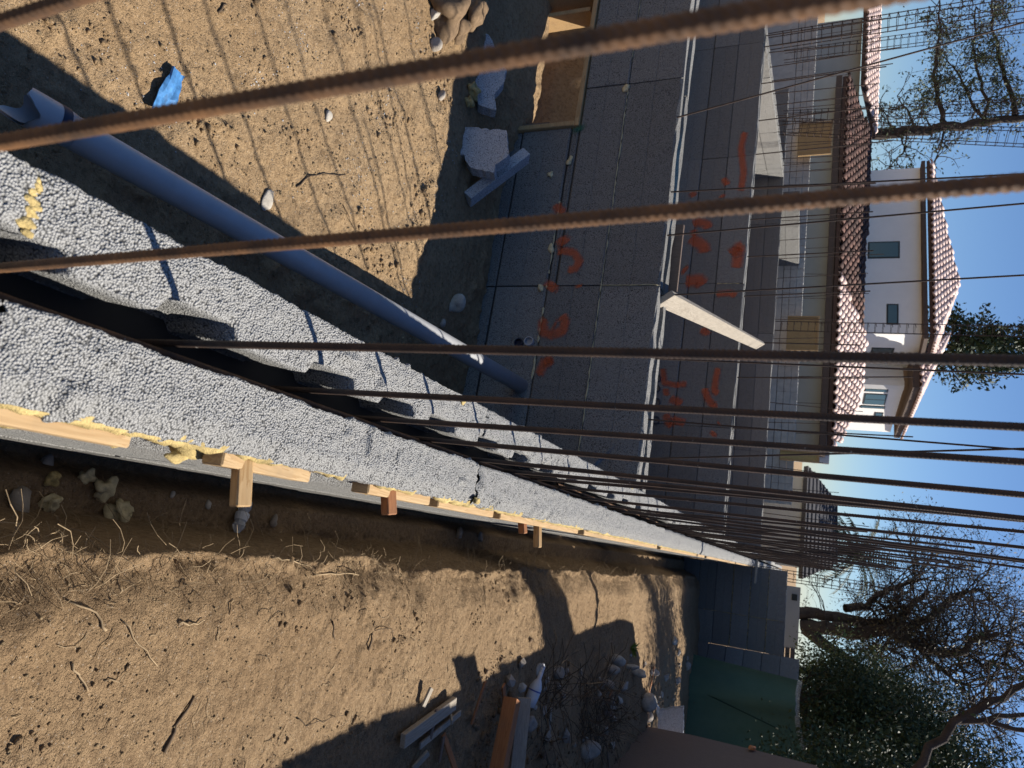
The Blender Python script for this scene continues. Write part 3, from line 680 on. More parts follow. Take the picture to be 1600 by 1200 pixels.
def sheet(name, label, cat, pix, place, mat, thick=.004, lift=.01, wave=.01, nsub=7, group=None):
    """crumpled flat scrap from four corner pixels on the ground"""
    P = [place(*p) for p in pix]; v = []
    for i in range(nsub+1):
        for j in range(nsub+1):
            u, w = i/nsub, j/nsub; p = P[0]*(1-u)*(1-w)+P[1]*u*(1-w)+P[2]*u*w+P[3]*(1-u)*w
            v.append(p+Vector((random.uniform(-.004, .004), random.uniform(-.004, .004), lift+wave*(math.sin(5*u+2*w)+math.sin(7*w-3*u))*.6+random.uniform(0, wave*.5))))
    n = nsub+1; N = n*n; v += [p-Vector((0, 0, thick)) for p in v]
    f = [(i*n+j, (i+1)*n+j, (i+1)*n+j+1, i*n+j+1) for i in range(nsub) for j in range(nsub)]; f += [tuple(reversed([a+N for a in q])) for q in f]
    rim = [i for i in range(n)]+[i*n+nsub for i in range(1, n)]+[nsub*n+j for j in range(nsub-1, -1, -1)]+[i*n for i in range(nsub-1, 0, -1)]
    f += [(rim[k], rim[(k+1) % len(rim)], rim[(k+1) % len(rim)]+N, rim[k]+N) for k in range(len(rim))]
    c = P[0]; o = obj(name, ([tuple(p-c) for p in v], f), mat, loc=c); return tag(o, label, cat, group)
MAT['blue'] = m_plain('blue_painted_scrap', (.06, .2, .45), .55, var=.45, scale=45)
sheet('blue_scrap', 'bright blue torn scrap lying on the sunlit pit floor', 'scrap', [(262, 104), (284, 122), (264, 172), (226, 172)], pit, 'blue', lift=.02, wave=.008)

def prism(name, label, cat, pts2, thick, M4, mat, group=None, amp=.006, seed=0):
    """extruded ragged outline pts2 (x,y) with thickness along z, placed by M4"""
    rs = random.Random(seed); Q = []
    for (a, b) in zip(pts2, pts2[1:]+pts2[:1]):
        a = Vector(a); b = Vector(b); n = max(1, int((b-a).length/.025)); Q += [a+(b-a)*k/n+Vector((rs.uniform(-amp, amp), rs.uniform(-amp, amp))) for k in range(n)]
    n = len(Q); v = [(p.x, p.y, -thick/2+rs.uniform(-amp, amp)*.5) for p in Q]+[(p.x, p.y, thick/2+rs.uniform(-amp, amp)*.5) for p in Q]
    f = [tuple(reversed(range(n))), tuple(range(n, 2*n))]+[(k, (k+1) % n, (k+1) % n+n, k+n) for k in range(n)]
    o = obj(name, (v, f), mat); o.matrix_world = M4; return tag(o, label, cat, group)
def plane_frame(pix, Y, tilt=0.):
    """pixel outline -> local 2D outline on a plane facing the camera at depth Y, leaned back by tilt"""
    P = [at(x, y, Y) for x, y in pix]; c = sum(P, Vector())/len(P)
    Mx = Matrix.Translation(c) @ Euler((R_(90)+tilt, 0, 0)).to_matrix().to_4x4()
    return [((p.x-c.x), (p.z-c.z)) for p in P], Mx
GE = 'broken bead-block pieces in the pit'
o2, Mx = plane_frame([(701, 201), (716, 199), (718, 208), (760, 206), (790, 203), (792, 240), (772, 258), (770, 271), (736, 268), (728, 252), (704, 244)], 3.66, -.3)
prism('broken_block', 'notched pale broken block piece standing against the cross wall', 'block piece', o2, .10, Mx, 'bead_white', GE, seed=1)
pa_, pb_ = pit(728, 312), at(822, 243, 3.95)
o = board('broken_slab', 'thin broken slab leaning beside the notched block piece', pa_+Vector((0, 0, .01)), pb_, .10, .07, 'bead_white', 'block piece', GE, roll=.5)
o2, Mx = plane_frame([(738, 64), (764, 64), (788, 108), (784, 126), (770, 150), (772, 172), (748, 172), (738, 120)], 3.72, -.5)
prism('broken_block', 'long white broken block piece crusted with yellow foam', 'block piece', o2, .09, Mx, 'bead_white', GE, seed=2)
for k, (x, y, s) in enumerate([(732, 92, .035), (735, 140, .045), (731, 160, .03)]):
    p = pit(x, y); tag(obj('foam_chunk', lump(500+k, (s, s*1.3, s*.8), 3, .3, 3.), 'foam', loc=p+Vector((0, 0, s*.5))), ['yellow foam lump at the top of the white broken piece', 'larger yellow foam lump on the edge of the white broken piece', 'small yellow foam lump by the opening sill'][k], 'foam', 'foam lumps in the pit')
MAT['clod'] = m_plain('bark_clod', (.20, .135, .08), .9, var=.35, scale=25, bump=.012)
for k, (x, y, s, lab) in enumerate([(690, 18, .12, 'large dark root clod at the top edge of the pit'), (735, 20, .09, 'brown clod beside the large root clod'), (715, 48, .06, 'small brown clod below the large root clod')]):
    p = pit(x, y); tag(obj('root_clod', lump(520+k, (s*1.3, s, s*.8), 3, .35, 3.), 'clod', loc=p+Vector((0, 0, s*.35))), lab, 'clod', 'clods in the pit')
G = 'stones in the pit'
for k, (x, y, r, m, lab) in enumerate([(679, 70, (.045, .03, .035), 'stone', 'oval stone in shade near the root clod'), (686, 150, (.035, .02, .03), 'stone', 'flat stone at the edge of the cross wall shadow'), (706, 475, (.055, .035, .07), 'stone_pale', 'tan rock sitting where the pipe leaves the sun'),
     (676, 22, (.03, .02, .03), 'stone_pale', 'pale pebble near the top edge of the pit'), (512, 180, (.03, .02, .012), 'stone_pale', 'flat pale stone chip below the thick blurred bar'), (418, 312, (.05, .03, .008), 'stone_pale', 'white crushed mortar patch on the pit floor'), (690, 505, (.03, .03, .02), 'stone', 'small stone tucked under the tan rock')]):
    p = pit(x, y); tag(obj('stone', lump(540+k, r, 3, .2, 2.), m, loc=p+Vector((0, 0, r[2]*.35))), lab, 'stone', G)

def twig(name, label, pts, r, mat, cat='twig', group=None, jit=.006):
    r = r*.65
    P = [Vector(p) for p in pts]; Q = [P[0]]
    for a, b in zip(P[:-1], P[1:]):
        for k in (1, 2, 3): Q.append(a+(b-a)*k/3+Vector((random.uniform(-jit, jit), random.uniform(-jit, jit), random.uniform(0, jit))))
    c = Q[0]; n = len(Q); o = obj(name, MB().tube([p-c for p in Q], [r*(1-.5*k/n) for k in range(n)], 6).get(), mat, loc=c, smooth=True); return tag(o, label, cat, group)
up = Vector((0, 0, .003))
GT = 'twigs lying about'
for pix, r, m, pl, lab in [([(462, 292), (480, 276), (505, 272), (540, 274)], .006, 'root_dark', pit, 'dark forked twig on the sunlit pit floor'), ([(535, 320), (545, 345), (555, 365)], .003, 'root_dark', pit, 'thin dark root on the pit floor above the pipe'),
     ([(340, 20), (352, 6)], .008, 'root_dark', pit, 'short dark stick at the top edge of the pit'), ([(255, 1175), (275, 1130), (300, 1090)], .010, 'root_dark', bank, 'thick dark stick half sunk in the right bank'),
     ([(112, 1036), (124, 1060), (134, 1080)], .005, 'root', bank, 'short tan stick on the right bank'), ([(190, 970), (215, 1005), (244, 1038)], .004, 'root', bank, 'long thin pale stick on the right bank'),
     ([(162, 1064), (185, 1062), (196, 1050)], .003, 'root', bank, 'curved pale twig on the right bank'), ([(278, 974), (300, 974), (318, 968)], .005, 'root', bank, 'bent tan root at the upper part of the bank'),
     ([(424, 872), (446, 874), (470, 880), (500, 894)], .005, 'root', bank, 'wavy pale root crossing the trench edge'), ([(490, 898), (525, 896), (558, 898)], .006, 'root', bank, 'straight pale stick on the trench edge'),
     ([(575, 1015), (580, 990), (584, 970)], .008, 'root_dark', bank, 'dark bundle of bark in the middle of the bank'), ([(585, 985), (612, 982), (610, 1020)], .003, 'root_dark', bank, 'thin forked twig beside the bark bundle'),
     ([(518, 970), (521, 1000)], .006, 'root_dark', bank, 'short dark twig on the bank left of the bark bundle'), ([(462, 1122), (478, 1132), (505, 1126), (535, 1115)], .003, 'root_dark', bank, 'crooked thin twig near the shadow edge'),
     ([(756, 915), (758, 945), (762, 962)], .003, 'root', bank, 'thin pale stem below the trench edge'), ([(165, 985), (150, 960), (105, 940)], .006, 'root', bank, 'forked pale root at the bank edge')]:
    twig('twig', lab, [pl(*p)+up for p in pix], r, m, group=GT)

# ------------------------------------------------------------------ trench contents
def trench(x, y):
    z = -1.6
    for _ in range(8):
        p = onz(x, y, z); z = .5*z+.5*float(bank_z(np.array(p.x), np.array(p.y)))
    return Vector((p.x, p.y, z))
for k, (x, y, s, lab) in enumerate([(78, 748, .022, 'small orange-yellow foam lump nearest the camera in the trench'), (75, 785, .03, 'pale foam lump below the orange-yellow one'), (130, 746, .026, 'round foam lump left of the branched one'), (157, 763, .036, 'branched pale foam lump in the trench'), (180, 797, .042, 'largest knobbly foam lump in the trench'), (198, 807, .014, 'tiny foam crumb beside the largest lump')]):
    p = trench(x, y); tag(obj('foam_chunk', lump(560+k, (s, s, s*.8), 3, .38, 3.4), 'foam_pale' if k else 'foam', loc=p+Vector((0, 0, s*.6))), lab, 'foam', 'foam lumps in the trench')
for k, (x, y, s, lab) in enumerate([(28, 778, .045, 'brown rounded stone at the near end of the trench'), (70, 722, .03, 'grey stone close under the wall'), (268, 772, .016, 'small white stone in the trench middle'), (324, 788, .018, 'pale flat stone left of the crushed bottle'), (425, 815, .03, 'brown stone beyond the crushed bottle'), (715, 832, .045, 'grey rubble lump in the far trench'), (748, 838, .035, 'angular grey rubble in the far trench')]):
    p = trench(x, y); tag(obj('stone', lump(580+k, (s, s*.8, s*.6), 2, .25, 2.), 'stone' if k not in (2, 3) else 'stone_pale', loc=p+Vector((0, 0, s*.3))), lab, 'stone', 'stones in the trench')
k = NT('clear_plastic', rough=.15, spec=.5); k.color((.75, .8, .88)); k.b.inputs['Transmission Weight'].default_value = .6; MAT['clearplastic'] = k.m
p = trench(370, 805); bt = thing('crushed_bottle', 'crushed clear plastic bottle lying in the dark trench', 'bottle', p+Vector((0, 0, .03)), (R_(80), 0, R_(70)))
obj('bottle_body', ringtube([(.0, -.07), (.028, -.068), (.03, -.04), (.022, -.02), (.031, 0), (.024, .03), (.03, .05), (.014, .075), (.012, .09)], 14), 'clearplastic', bt)
obj('bottle_label', ringtube([(.0318, -.012), (.0322, .0), (.027, .022)], 14), m_plain('white_wrap', (.6, .62, .66), .5), bt)

# ------------------------------------------------------------------ right bank: lumber, rubble and rubbish
board('lumber_post', 'thick reddish post lying towards the camera with a pale cut end', bank(772, 1085)+Vector((0, 0, .13)), bank(735, 1260)+Vector((0, 0, .13)), .09, .09, 'fir', 'post')
board('lumber_board', 'pale weathered board lying against the reddish post', bank(788, 1085)+Vector((.01, .09, .11)), bank(768, 1260)+Vector((.01, .10, .11)), .10, .03, 'pine_pale', roll=.8)
board('plank', 'short tan offcut lying in the shade of the bank', bank(618, 1155)+Vector((0, 0, .04)), bank(700, 1096)+Vector((0, 0, .04)), .07, .03, 'pine_pale', group='loose offcuts')
board('plank', 'narrow curved splinter beside the tan offcut', bank(648, 1164)+Vector((0, 0, .03)), bank(712, 1112)+Vector((0, 0, .03)), .035, .012, 'pine_pale', group='loose offcuts')
board('plank', 'broken lath standing near the bottom edge of the rubble', bank(640, 1200)+Vector((0, 0, .02)), bank(656, 1172)+Vector((0, 0, .05)), .04, .015, 'pine_pale', group='loose offcuts')
o2, Mx = plane_frame([(820, 1170), (845, 1160), (846, 1200), (822, 1205)], 6.4, -.4)
prism('brick_piece', 'broken brick with a reddish top in the rubble', 'brick', o2, .08, Mx, m_plain('brick', (.28, .2, .17), .9, var=.25), seed=5)
o2, Mx = plane_frame([(712, 1142), (730, 1140), (736, 1176), (716, 1176)], 5.1, -.5)
prism('block_scrap', 'grey speckled block scrap between the planks and the post', 'block piece', o2, .06, Mx, 'bead_white', 'block scraps on the bank', seed=6)
o2, Mx = plane_frame([(780, 1066), (805, 1066), (803, 1090), (778, 1090)], 5.9, -.6)
prism('block_scrap', 'pale greenish block scrap behind the post end', 'block piece', o2, .06, Mx, 'bead_white', 'block scraps on the bank', seed=7)
o2, Mx = plane_frame([(1030, 1108), (1068, 1104), (1068, 1146), (1028, 1150)], 11.5, -.1)
prism('block_scrap', 'square pale block scrap standing before the green fence', 'block piece', o2, .15, Mx, 'bead_white', 'block scraps on the bank', seed=8)
p = bank(824, 1075); wb = thing('white_bottle', 'white plastic spray bottle lying in the rubble', 'bottle', p+Vector((0, 0, .06)), (R_(78), 0, R_(-100)))
MAT['whiteplastic'] = m_plain('white_plastic', (.62, .64, .68), .4, var=.06)
obj('bottle_body', ringtube([(0, -.12), (.042, -.118), (.046, -.06), (.046, .02), (.03, .06), (.016, .08), (.016, .13), (0, .131)], 18), 'whiteplastic', wb, smooth=True)
obj('nozzle', MB().tube([(0, 0, .125), (0, 0, .17), (.03, 0, .19)], [.016, .014, .008], 8).get(), 'whiteplastic', wb)
obj('blue_print', ringtube([(.0466, -.01), (.0466, .0)], 18), m_plain('blue_ink', (.08, .12, .4), .5), wb)
G = 'stones in the rubble'
for k, (x, y, r, lab) in enumerate([(912, 1172, (.10, .13, .09), 'large smooth grey boulder at the bottom of the rubble'), (1004, 1095, (.12, .1, .12), 'creamy layered rock beside the white plastic frame'), (957, 1030, (.06, .07, .10), 'tall pale stone in the stone row'), (951, 1045, (.05, .06, .08), 'tan stone beside the tall pale one'), (946, 1068, (.04, .05, .06), 'small tan stone under the row'),
     (990, 1050, (.05, .06, .12), 'pointed grey stone right of the sprout'), (866, 1050, (.05, .05, .06), 'brownish stone behind the white bottle'), (840, 1045, (.05, .05, .02), 'flat white shard leaning by the bottle'), (980, 1040, (.03, .05, .10), 'thin upright pale shard'), (1020, 1050, (.05, .05, .06), 'pale lump near the white frame'),
     (1012, 1118, (.09, .08, .06), 'greenish rock under the creamy one'), (822, 1130, (.06, .06, .05), 'grey stone under the white bottle'), (1050, 1000, (.07, .09, .05), 'pale slab at the end of the bank'), (1072, 1040, (.08, .09, .07), 'grey rock at the foot of the brush heap')]):
    p = bank(x, y); tag(obj('stone', lump(600+k, r, 3, .18, 2.), 'stone_pale' if k in (1, 2, 5, 7, 8, 9, 12) else 'stone', loc=p+Vector((0, 0, r[2]*.45))), lab, 'stone', G)
p = bank(1025, 1120); fr = thing('plastic_rack', 'white bent plastic frame lying on the rocks', 'plastic scrap', p+Vector((0, 0, .03)))
for a, b, w in [((1001, 1062), (1030, 1128), .028), ((1022, 1100), (1034, 1128), .02), ((1010, 1082), (1024, 1096), .03), ((1028, 1130), (1036, 1124), .02)]:
    A_, B_ = at(a[0], a[1], p.y-.15)-p, at(b[0], b[1], p.y)-p; obj('frame_bar', MB().tube([A_, (A_+B_)/2+Vector((0, .02, .03)), B_], w, 6).get(), 'whiteplastic', fr)
p = bank(985, 1012); sp_ = thing('green_sprout', 'small bright green weed growing on the bank', 'plant', p)
MAT['weed'] = m_plain('weed_leaf', (.16, .24, .05), .7, var=.25)
mbl = MB()
for k_ in range(40):
    a = random.uniform(0, 6.28); l = random.uniform(.08, .17); d = Vector((math.cos(a), math.sin(a), random.uniform(.5, 1.6))).normalized(); s_ = d.orthogonal().normalized()*.009
    mbl.add([Vector((0, 0, 0))-s_*.4, s_*.4, d*l*.6+s_, d*l+Vector((0, 0, -.02)), d*l*.6-s_], [(0, 1, 2, 3, 4)])
obj('leaves', mbl.get(), 'weed', sp_); obj('stem', MB().tube([(0, 0, -.02), (0, 0, .06)], .004, 5).get(), 'weed', sp_)

rs_ = random.Random(17); sm = [lump(700+k_, (1, .75, .5), 1, .42, 2.6) for k_ in range(5)]
for me_ in sm: me_.polygons.foreach_set('use_smooth', [False]*len(me_.polygons))
for me_ in sm: me_.materials.append(MAT['stone_pale' if sm.index(me_) % 2 else 'stone'])
for k_ in range(46):
    x = rs_.uniform(790, 1085); y = rs_.uniform(1010+.05*(1085-x), 1170 if x < 985 else 1095); p = bank(x, y); s_ = rs_.uniform(.02, .06)*(1+.4*(x > 950))
    o = obj('stone', sm[k_ % 5], loc=p+Vector((0, 0, s_*.3)), rot=(rs_.uniform(-.4, .4), rs_.uniform(-.4, .4), rs_.uniform(0, 6))); o.scale = (s_, s_, s_); tag(o, 'small loose stone in the rubble strip below the green fence', 'stone', 'small rubble stones')
for k_ in range(16):
    x = rs_.uniform(640, 1040); y = rs_.uniform(1090, 1190) if x < 980 else rs_.uniform(1040, 1090); p = bank(x, y); a = rs_.uniform(0, 6.3); L = rs_.uniform(.08, .28)
    board('wood_scrap', 'thin weathered splinter among the rubble', p+Vector((0, 0, .025)), p+Vector((math.cos(a)*L, math.sin(a)*L, rs_.uniform(.02, .09))), rs_.uniform(.02, .05), .012, rs_.choice(['pine_pale', 'oldwood', 'pine_pale', 'fir']), 'wood scrap', 'wood scraps in the rubble')

# old plywood board at the end of the timber fence on the right
pts = [atx(986, 1130, 2.35), atx(1080, 1148, 2.35), atx(1180, 1172, 2.35), atx(1275, 1196, 2.35)]
poly = [(p.y, p.z) for p in pts]; top_z = poly[-1][1]+.15
out = [(poly[0][0]+.02, -1.35)]+[(a, b) for a, b in poly]+[(poly[-1][0]-.6, top_z), (6.2, top_z), (6.2, -1.35)]
v = [(0, a, b) for a, b in out]+[(.03, a, b) for a, b in out]; n = len(out)
tag(obj('plywood_panel', (v, [tuple(range(n)), tuple(reversed(range(n, 2*n)))]+[(k_, k_+n, (k_+1) % n+n, (k_+1) % n) for k_ in range(n)]), 'oldwood', loc=(2.35, 0, 0)), 'dark weathered plywood panel with a slanted edge, bottom right', 'panel')
p = atx(1175, 1172, 2.34); tag(obj('orange_chip', lump(650, (.02, .10, .05), 2, .25, 3), m_plain('orange_plastic', (.45, .16, .05), .5), loc=p+Vector((-.03, 0, 0))), 'orange chip of wood stuck on the weathered panel edge', 'chip')
fence = thing('timber_fence', 'dark board fence along the right side of the bank', 'fence', (2.08, 0, 0)); me = None
for k_ in range(53):
    o = obj('fence_board', me or MB().bbox((0, 0, -1.4), (.02, .145, .86), .004).get(), 'oldwood', fence, loc=(random.uniform(0, .006), -1.6+.15*k_, random.uniform(-.02, .015) + (.28 if k_ in (46, 47) else 0))); me = o.data
for z in (-.9, .5): obj('rail', MB().bbox((.025, -1.6, z), (.065, 6.35, z+.09)).get(), 'oldwood', fence)

# ------------------------------------------------------------------ green screened fence
k = NT('green_screen_cloth', rough=.85, spec=.15); n1 = k.noise(3, 4); 
sc = k.noise(1, 2, .5, k.coord((160, 160, 14)))
k.color(k.mix(k.math('MULTIPLY', sc, .6), k.mix(n1, (.07, .125, .088), (.11, .17, .125)), (.04, .075, .054))); MAT['screen'] = k.m
gf = thing('green_screen_fence', 'green cloth-screened fence at the end of the bank', 'fence', (1.9, 16.3, 0))
nx, nz = 90, 14; v = []
for i in range(nx+1):
    u = i/nx; x = u*4.6; ztop = .98+.95*u**1.3-.10*abs(math.sin(u*math.pi*3.2))
    for j in range(nz+1):
        w = j/nz; z = -1.35+(ztop+1.35)*w; xs_ = x+.14*w
        fold = .09*math.sin(xs_*6.3+1.2*math.sin(xs_*2))+.02*math.sin(xs_*14+w*2)+.05*max(0, math.sin(xs_*3.6+.6))**8
        v.append((xs_, -.25*u+fold, z+.012*math.sin(i*1.7)*(j == nz)))
f = [(i*(nz+1)+j, (i+1)*(nz+1)+j, (i+1)*(nz+1)+j+1, i*(nz+1)+j+1) for i in range(nx) for j in range(nz)]
obj('screen_cloth', (v, f), 'screen', gf, smooth=True)
MAT['galv'] = m_plain('galvanised_steel', (.5, .5, .5), .4, metal=.7)
for i, u in enumerate((.36, .7, .99)):
    ztop = .98+.95*u**1.3; obj('fence_post', MB().tube([(u*4.6, .06-.25*u, -1.5), (u*4.6+.12, .06-.25*u, ztop+.02)], .022, 8).get(), 'galv', gf)
mbw = MB(); mbk = MB()
for i in range(140):
    u = i/140; ztop = .98+.95*u**1.3-.10*abs(math.sin(u*math.pi*3.2)); x = u*4.6+.14; yy = -.25*u+.01
    a = (x-.03, yy, ztop-.02); b = (x+.03, yy, ztop+.07); mbk.tube([a, b], .004, 4, False); mbk.tube([(x+.03, yy, ztop-.02), (x-.03, yy, ztop+.07)], .004, 4, False)
o = obj('wire_mesh_edge', mbk.get(), 'galv', gf); o['kind'] = 'stuff'
for u0 in (.13, .42, .61, .8): obj('seam_cord', MB().tube([(u0*4.6+.02, -.25*u0-.05, -1.2), (u0*4.6+.3, -.25*u0-.055, -.1), (u0*4.6+.5, -.25*u0-.05, .6+.6*u0)], .012, 5).get(), m_plain('dark_cord', (.01, .03, .02), .8), gf)

# ------------------------------------------------------------------ neighbouring houses
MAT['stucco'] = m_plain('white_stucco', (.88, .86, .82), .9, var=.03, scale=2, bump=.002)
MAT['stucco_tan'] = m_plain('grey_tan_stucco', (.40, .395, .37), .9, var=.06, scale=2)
MAT['fascia'] = m_plain('brown_fascia', (.10, .07, .055), .8)
MAT['glass'] = NT('dark_window_glass', rough=.06, spec=.6).color((.03, .06, .07)).m
MAT['winframe'] = m_plain('dark_window_frame', (.03, .035, .035), .5)
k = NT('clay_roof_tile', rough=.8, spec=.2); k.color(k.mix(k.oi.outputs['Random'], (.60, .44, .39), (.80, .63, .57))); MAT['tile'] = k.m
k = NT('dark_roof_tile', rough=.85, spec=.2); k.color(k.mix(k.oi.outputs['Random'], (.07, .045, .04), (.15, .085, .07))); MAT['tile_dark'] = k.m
MAT['tilebase'] = m_plain('roof_underlay', (.09, .055, .045), .9)
def tile_mesh(w=.29, l=.46, mat='tile'):
    v = []; n = 7
    for (y, r) in ((0, .5), (l, .40)):
        for q in (1.0, .84):
            for j in range(n): a = math.pi*j/(n-1); v.append((w*r*q*math.cos(a), y, w*r*q*math.sin(a)*.8+.02*(1-y/l)))
    f = []
    for j in range(n-1): f += [(j, 2*n+j, 2*n+j+1, j+1), (n+j+1, 3*n+j+1, 3*n+j, n+j), (j, j+1, n+j+1, n+j), (2*n+j+1, 2*n+j, 3*n+j, 3*n+j+1)]
    f += [(0, n, 3*n, 2*n), (n-1, 3*n-1, 4*n-1, 2*n-1)]
    me = bpy.data.meshes.new('roof_tile'); me.from_pydata(v, [], f); me.update(); me.materials.append(MAT[mat]); me.polygons.foreach_set('use_smooth', [True]*len(f)); return me
TILE = {'tile': tile_mesh(), 'tile_dark': tile_mesh(mat='tile_dark')}
def inpoly(p, poly):
    c = False
    for (x0, y0), (x1, y1) in zip(poly, poly[1:]+poly[:1]):
        if (y0 > p[1]) != (y1 > p[1]) and p[0] < (x1-x0)*(p[1]-y0)/(y1-y0)+x0: c = not c
    return c
def roof_slope(parent, e0, e1, others, mat='tile', pw=.30, pl=.36, every=True, overhang=.1):
    """slope polygon e0-e1 (eave) + others (going on round); tiles laid up the slope"""
    e0, e1 = Vector(e0), Vector(e1); P = [e0, e1]+[Vector(p) for p in others]; u = (e1-e0).normalized(); top = max(P, key=lambda p: p.z)
    vv = top-e0; vv = (vv-u*vv.dot(u)).normalized(); nrm = u.cross(vv)
    if nrm.z < 0: nrm = -nrm
    loc2 = [((p-e0).dot(u), (p-e0).dot(vv)) for p in P]
    loc = parent.matrix_world.inverted() if False else None
    pts = [e0+u*a+vv*b for a, b in loc2]; n = len(pts); O = Vector(parent.location)
    slab = obj('roof_slope', ([p-O for p in pts]+[p-nrm*.12-O for p in pts], [tuple(range(n)), tuple(reversed(range(n, 2*n)))]+[(k_, (k_+1) % n, (k_+1) % n+n, k_+n) for k_ in range(n)]), 'tilebase', parent)
    Mr = Matrix((u, vv, nrm)).transposed() if u.cross(vv).dot(nrm) > 0 else Matrix((-u, vv, nrm)).transposed()
    q = Mr.to_quaternion(); mx = max(a for a, _ in loc2); mn = min(a for a, _ in loc2); my = max(b for _, b in loc2); cnt = 0
    a = mn+pw/2
    while a < mx:
        b = -overhang
        while b < my:
            if inpoly((a, b+.2), loc2) or (b < 0 and 0 < a < loc2[1][0]):
                t_ = bpy.data.objects.new('roof_tile', TILE[mat]); C.objects.link(t_); t_.parent = slab
                t_.location = e0+u*(a+random.uniform(-.012, .012))+vv*(b+random.uniform(-.015, .015))+nrm*.01-O
                t_.rotation_mode = 'QUATERNION'; t_.rotation_quaternion = q; cnt += 1
            b += pl
        a += pw
    return slab
def wall_quad(parent, a, b, z0, z1, mat, t=.25, name='wall'):
    O = Vector(parent.location); a = Vector((a[0], a[1], 0))-Vector((O.x, O.y, 0)); b = Vector((b[0], b[1], 0))-Vector((O.x, O.y, 0)); d = (b-a).normalized(); n = Vector((-d.y, d.x, 0))*t
    v = [a, b, b+n, a+n]; v = [(p.x, p.y, z0-O.z) for p in v]+[(p.x, p.y, z1-O.z) for p in v]
    return obj(name, (v, [(0, 1, 5, 4), (1, 2, 6, 5), (2, 3, 7, 6), (3, 0, 4, 7), (4, 5, 6, 7), (3, 2, 1, 0)]), mat, parent)
def window(parent, a, b, s0, s1, z0, z1, bars=1):
    """window on the wall line a->b between distances s0..s1"""
    O = Vector(parent.location); a = Vector((a[0], a[1], 0)); b = Vector((b[0], b[1], 0)); d = (b-a).normalized(); n = Vector((d.y, -d.x, 0)); ang = math.atan2(d.y, d.x)
    w = obj('window', MB().bbox((0, -.02, 0), (s1-s0, .05, z1-z0), .005).get(), 'winframe', parent, loc=a+d*s0+Vector((0, 0, z0))-O, rot=(0, 0, ang)); W, H = s1-s0, z1-z0; fr = .06
    for i in range(bars):
        pw_ = (W-fr*(bars+1))/bars; obj('pane', MB().box((fr+i*(pw_+fr), -.028, fr), (fr+i*(pw_+fr)+pw_, -.022, H-fr)).get(), 'glass', w)
    return w
h1 = thing('white_house', 'white two-storey stucco house with pink tiled hip roof', 'house', (-12, 31, -1.4))
WL = at(1340, 268, 31.4); WR = at(1340, 521, 30.0); ZT = 4.95
wall_quad(h1, (WL.x, WL.y), (WR.x, WR.y), .5, ZT, 'stucco')
WS = at(1340, 572, 33.4); wall_quad(h1, (WR.x, WR.y), (WS.x, WS.y), .5, ZT, 'stucco')
WB = at(1340, 600, 32.6); wall_quad(h1, (WS.x-.3, WS.y), (WB.x, WB.y), .5, 4.55, 'stucco')
WE = at(1340, 672, 37.5); wall_quad(h1, (WB.x, WB.y), (WE.x, WE.y), .5, 4.55, 'stucco')
def sd_(a, b, y, x=1370):                      # distance along wall line a->b of the photograph's row y
    r = ray(x, y); A_ = np.array([a[0], a[1]]); D = np.array([b[0]-a[0], b[1]-a[1]]); L = np.hypot(*D); D = D/L
    # A + s D = t r
    m_ = np.array([[D[0], -r[0]], [D[1], -r[1]]]); s_, t_ = np.linalg.solve(m_, -A_); return s_, CAMZ+t_*r[2]
def win_px(a, b, x0, x1, y0, y1, bars=1):
    s0, _ = sd_(a, b, y0); s1_, _ = sd_(a, b, y1); ym = (y0+y1)/2; _, z0 = sd_(a, b, ym, x0); _, z1 = sd_(a, b, ym, x1); return window(h1, a, b, s0, s1_, z0, z1, bars)
win_px((WL.x, WL.y), (WR.x, WR.y), 1356, 1406, 378, 404); win_px((WL.x, WL.y), (WR.x, WR.y), 1385, 1404, 475, 507)
win_px((WR.x, WR.y), (WS.x, WS.y), 1361, 1397, 543, 551)
win_px((WB.x, WB.y), (WE.x, WE.y), 1350, 1388, 607, 612); win_px((WB.x, WB.y), (WE.x, WE.y), 1349, 1385, 615, 632, 2); win_px((WB.x, WB.y), (WE.x, WE.y), 1343, 1383, 634, 638); win_px((WB.x, WB.y), (WE.x, WE.y), 1366, 1380, 644, 651)
EL = at(1454, 250, 31.0); ER = at(1452, 529, 29.4); AP = at(1496, 442, 33); EB = at(1440, 600, 34.5); EL.z = ER.z = 5.12
AP2 = at(1474, 300, 34.5)
roof_slope(h1, EL, ER, [AP]); roof_slope(h1, ER, EB, [AP])
O = Vector(h1.location)
obj('soffit', ([p-O for p in (EL+Vector((0, .02, -.16)), ER+Vector((0, .02, -.16)), EB+Vector((0, 0, -.16)), EL+Vector((2, 6, -.16)))]+[p-O for p in (EL+Vector((0, .02, -.3)), ER+Vector((0, .02, -.3)), EB+Vector((0, 0, -.3)), EL+Vector((2, 6, -.3)))], [(0, 1, 2, 3), (7, 6, 5, 4), (0, 4, 5, 1), (1, 5, 6, 2), (2, 6, 7, 3), (3, 7, 4, 0)]), 'fascia', h1)
F0 = at(1441, 560, 31.6); F1 = at(1436, 606, 31.4); F2 = at(1396, 684, 37.6); F0.z = F1.z = F2.z = 4.72; AP3 = at(1482, 520, 36)
obj('soffit', ([p-O for p in (F0, F1, F2, F2+Vector((-5, 1, 0)))]+[p-O+Vector((0, 0, .22)) for p in (F0, F1, F2, F2+Vector((-5, 1, 0)))], [(3, 2, 1, 0), (4, 5, 6, 7), (0, 1, 5, 4), (1, 2, 6, 5), (2, 3, 7, 6), (3, 0, 4, 7)]), 'fascia', h1)
roof_slope(h1, F1+Vector((0, 0, .24)), F2+Vector((0, 0, .24)), [F2+Vector((-4.5, -1, 1.2)), AP3]); roof_slope(h1, F0+Vector((0, 0, .24)), F1+Vector((0, 0, .24)), [AP3])

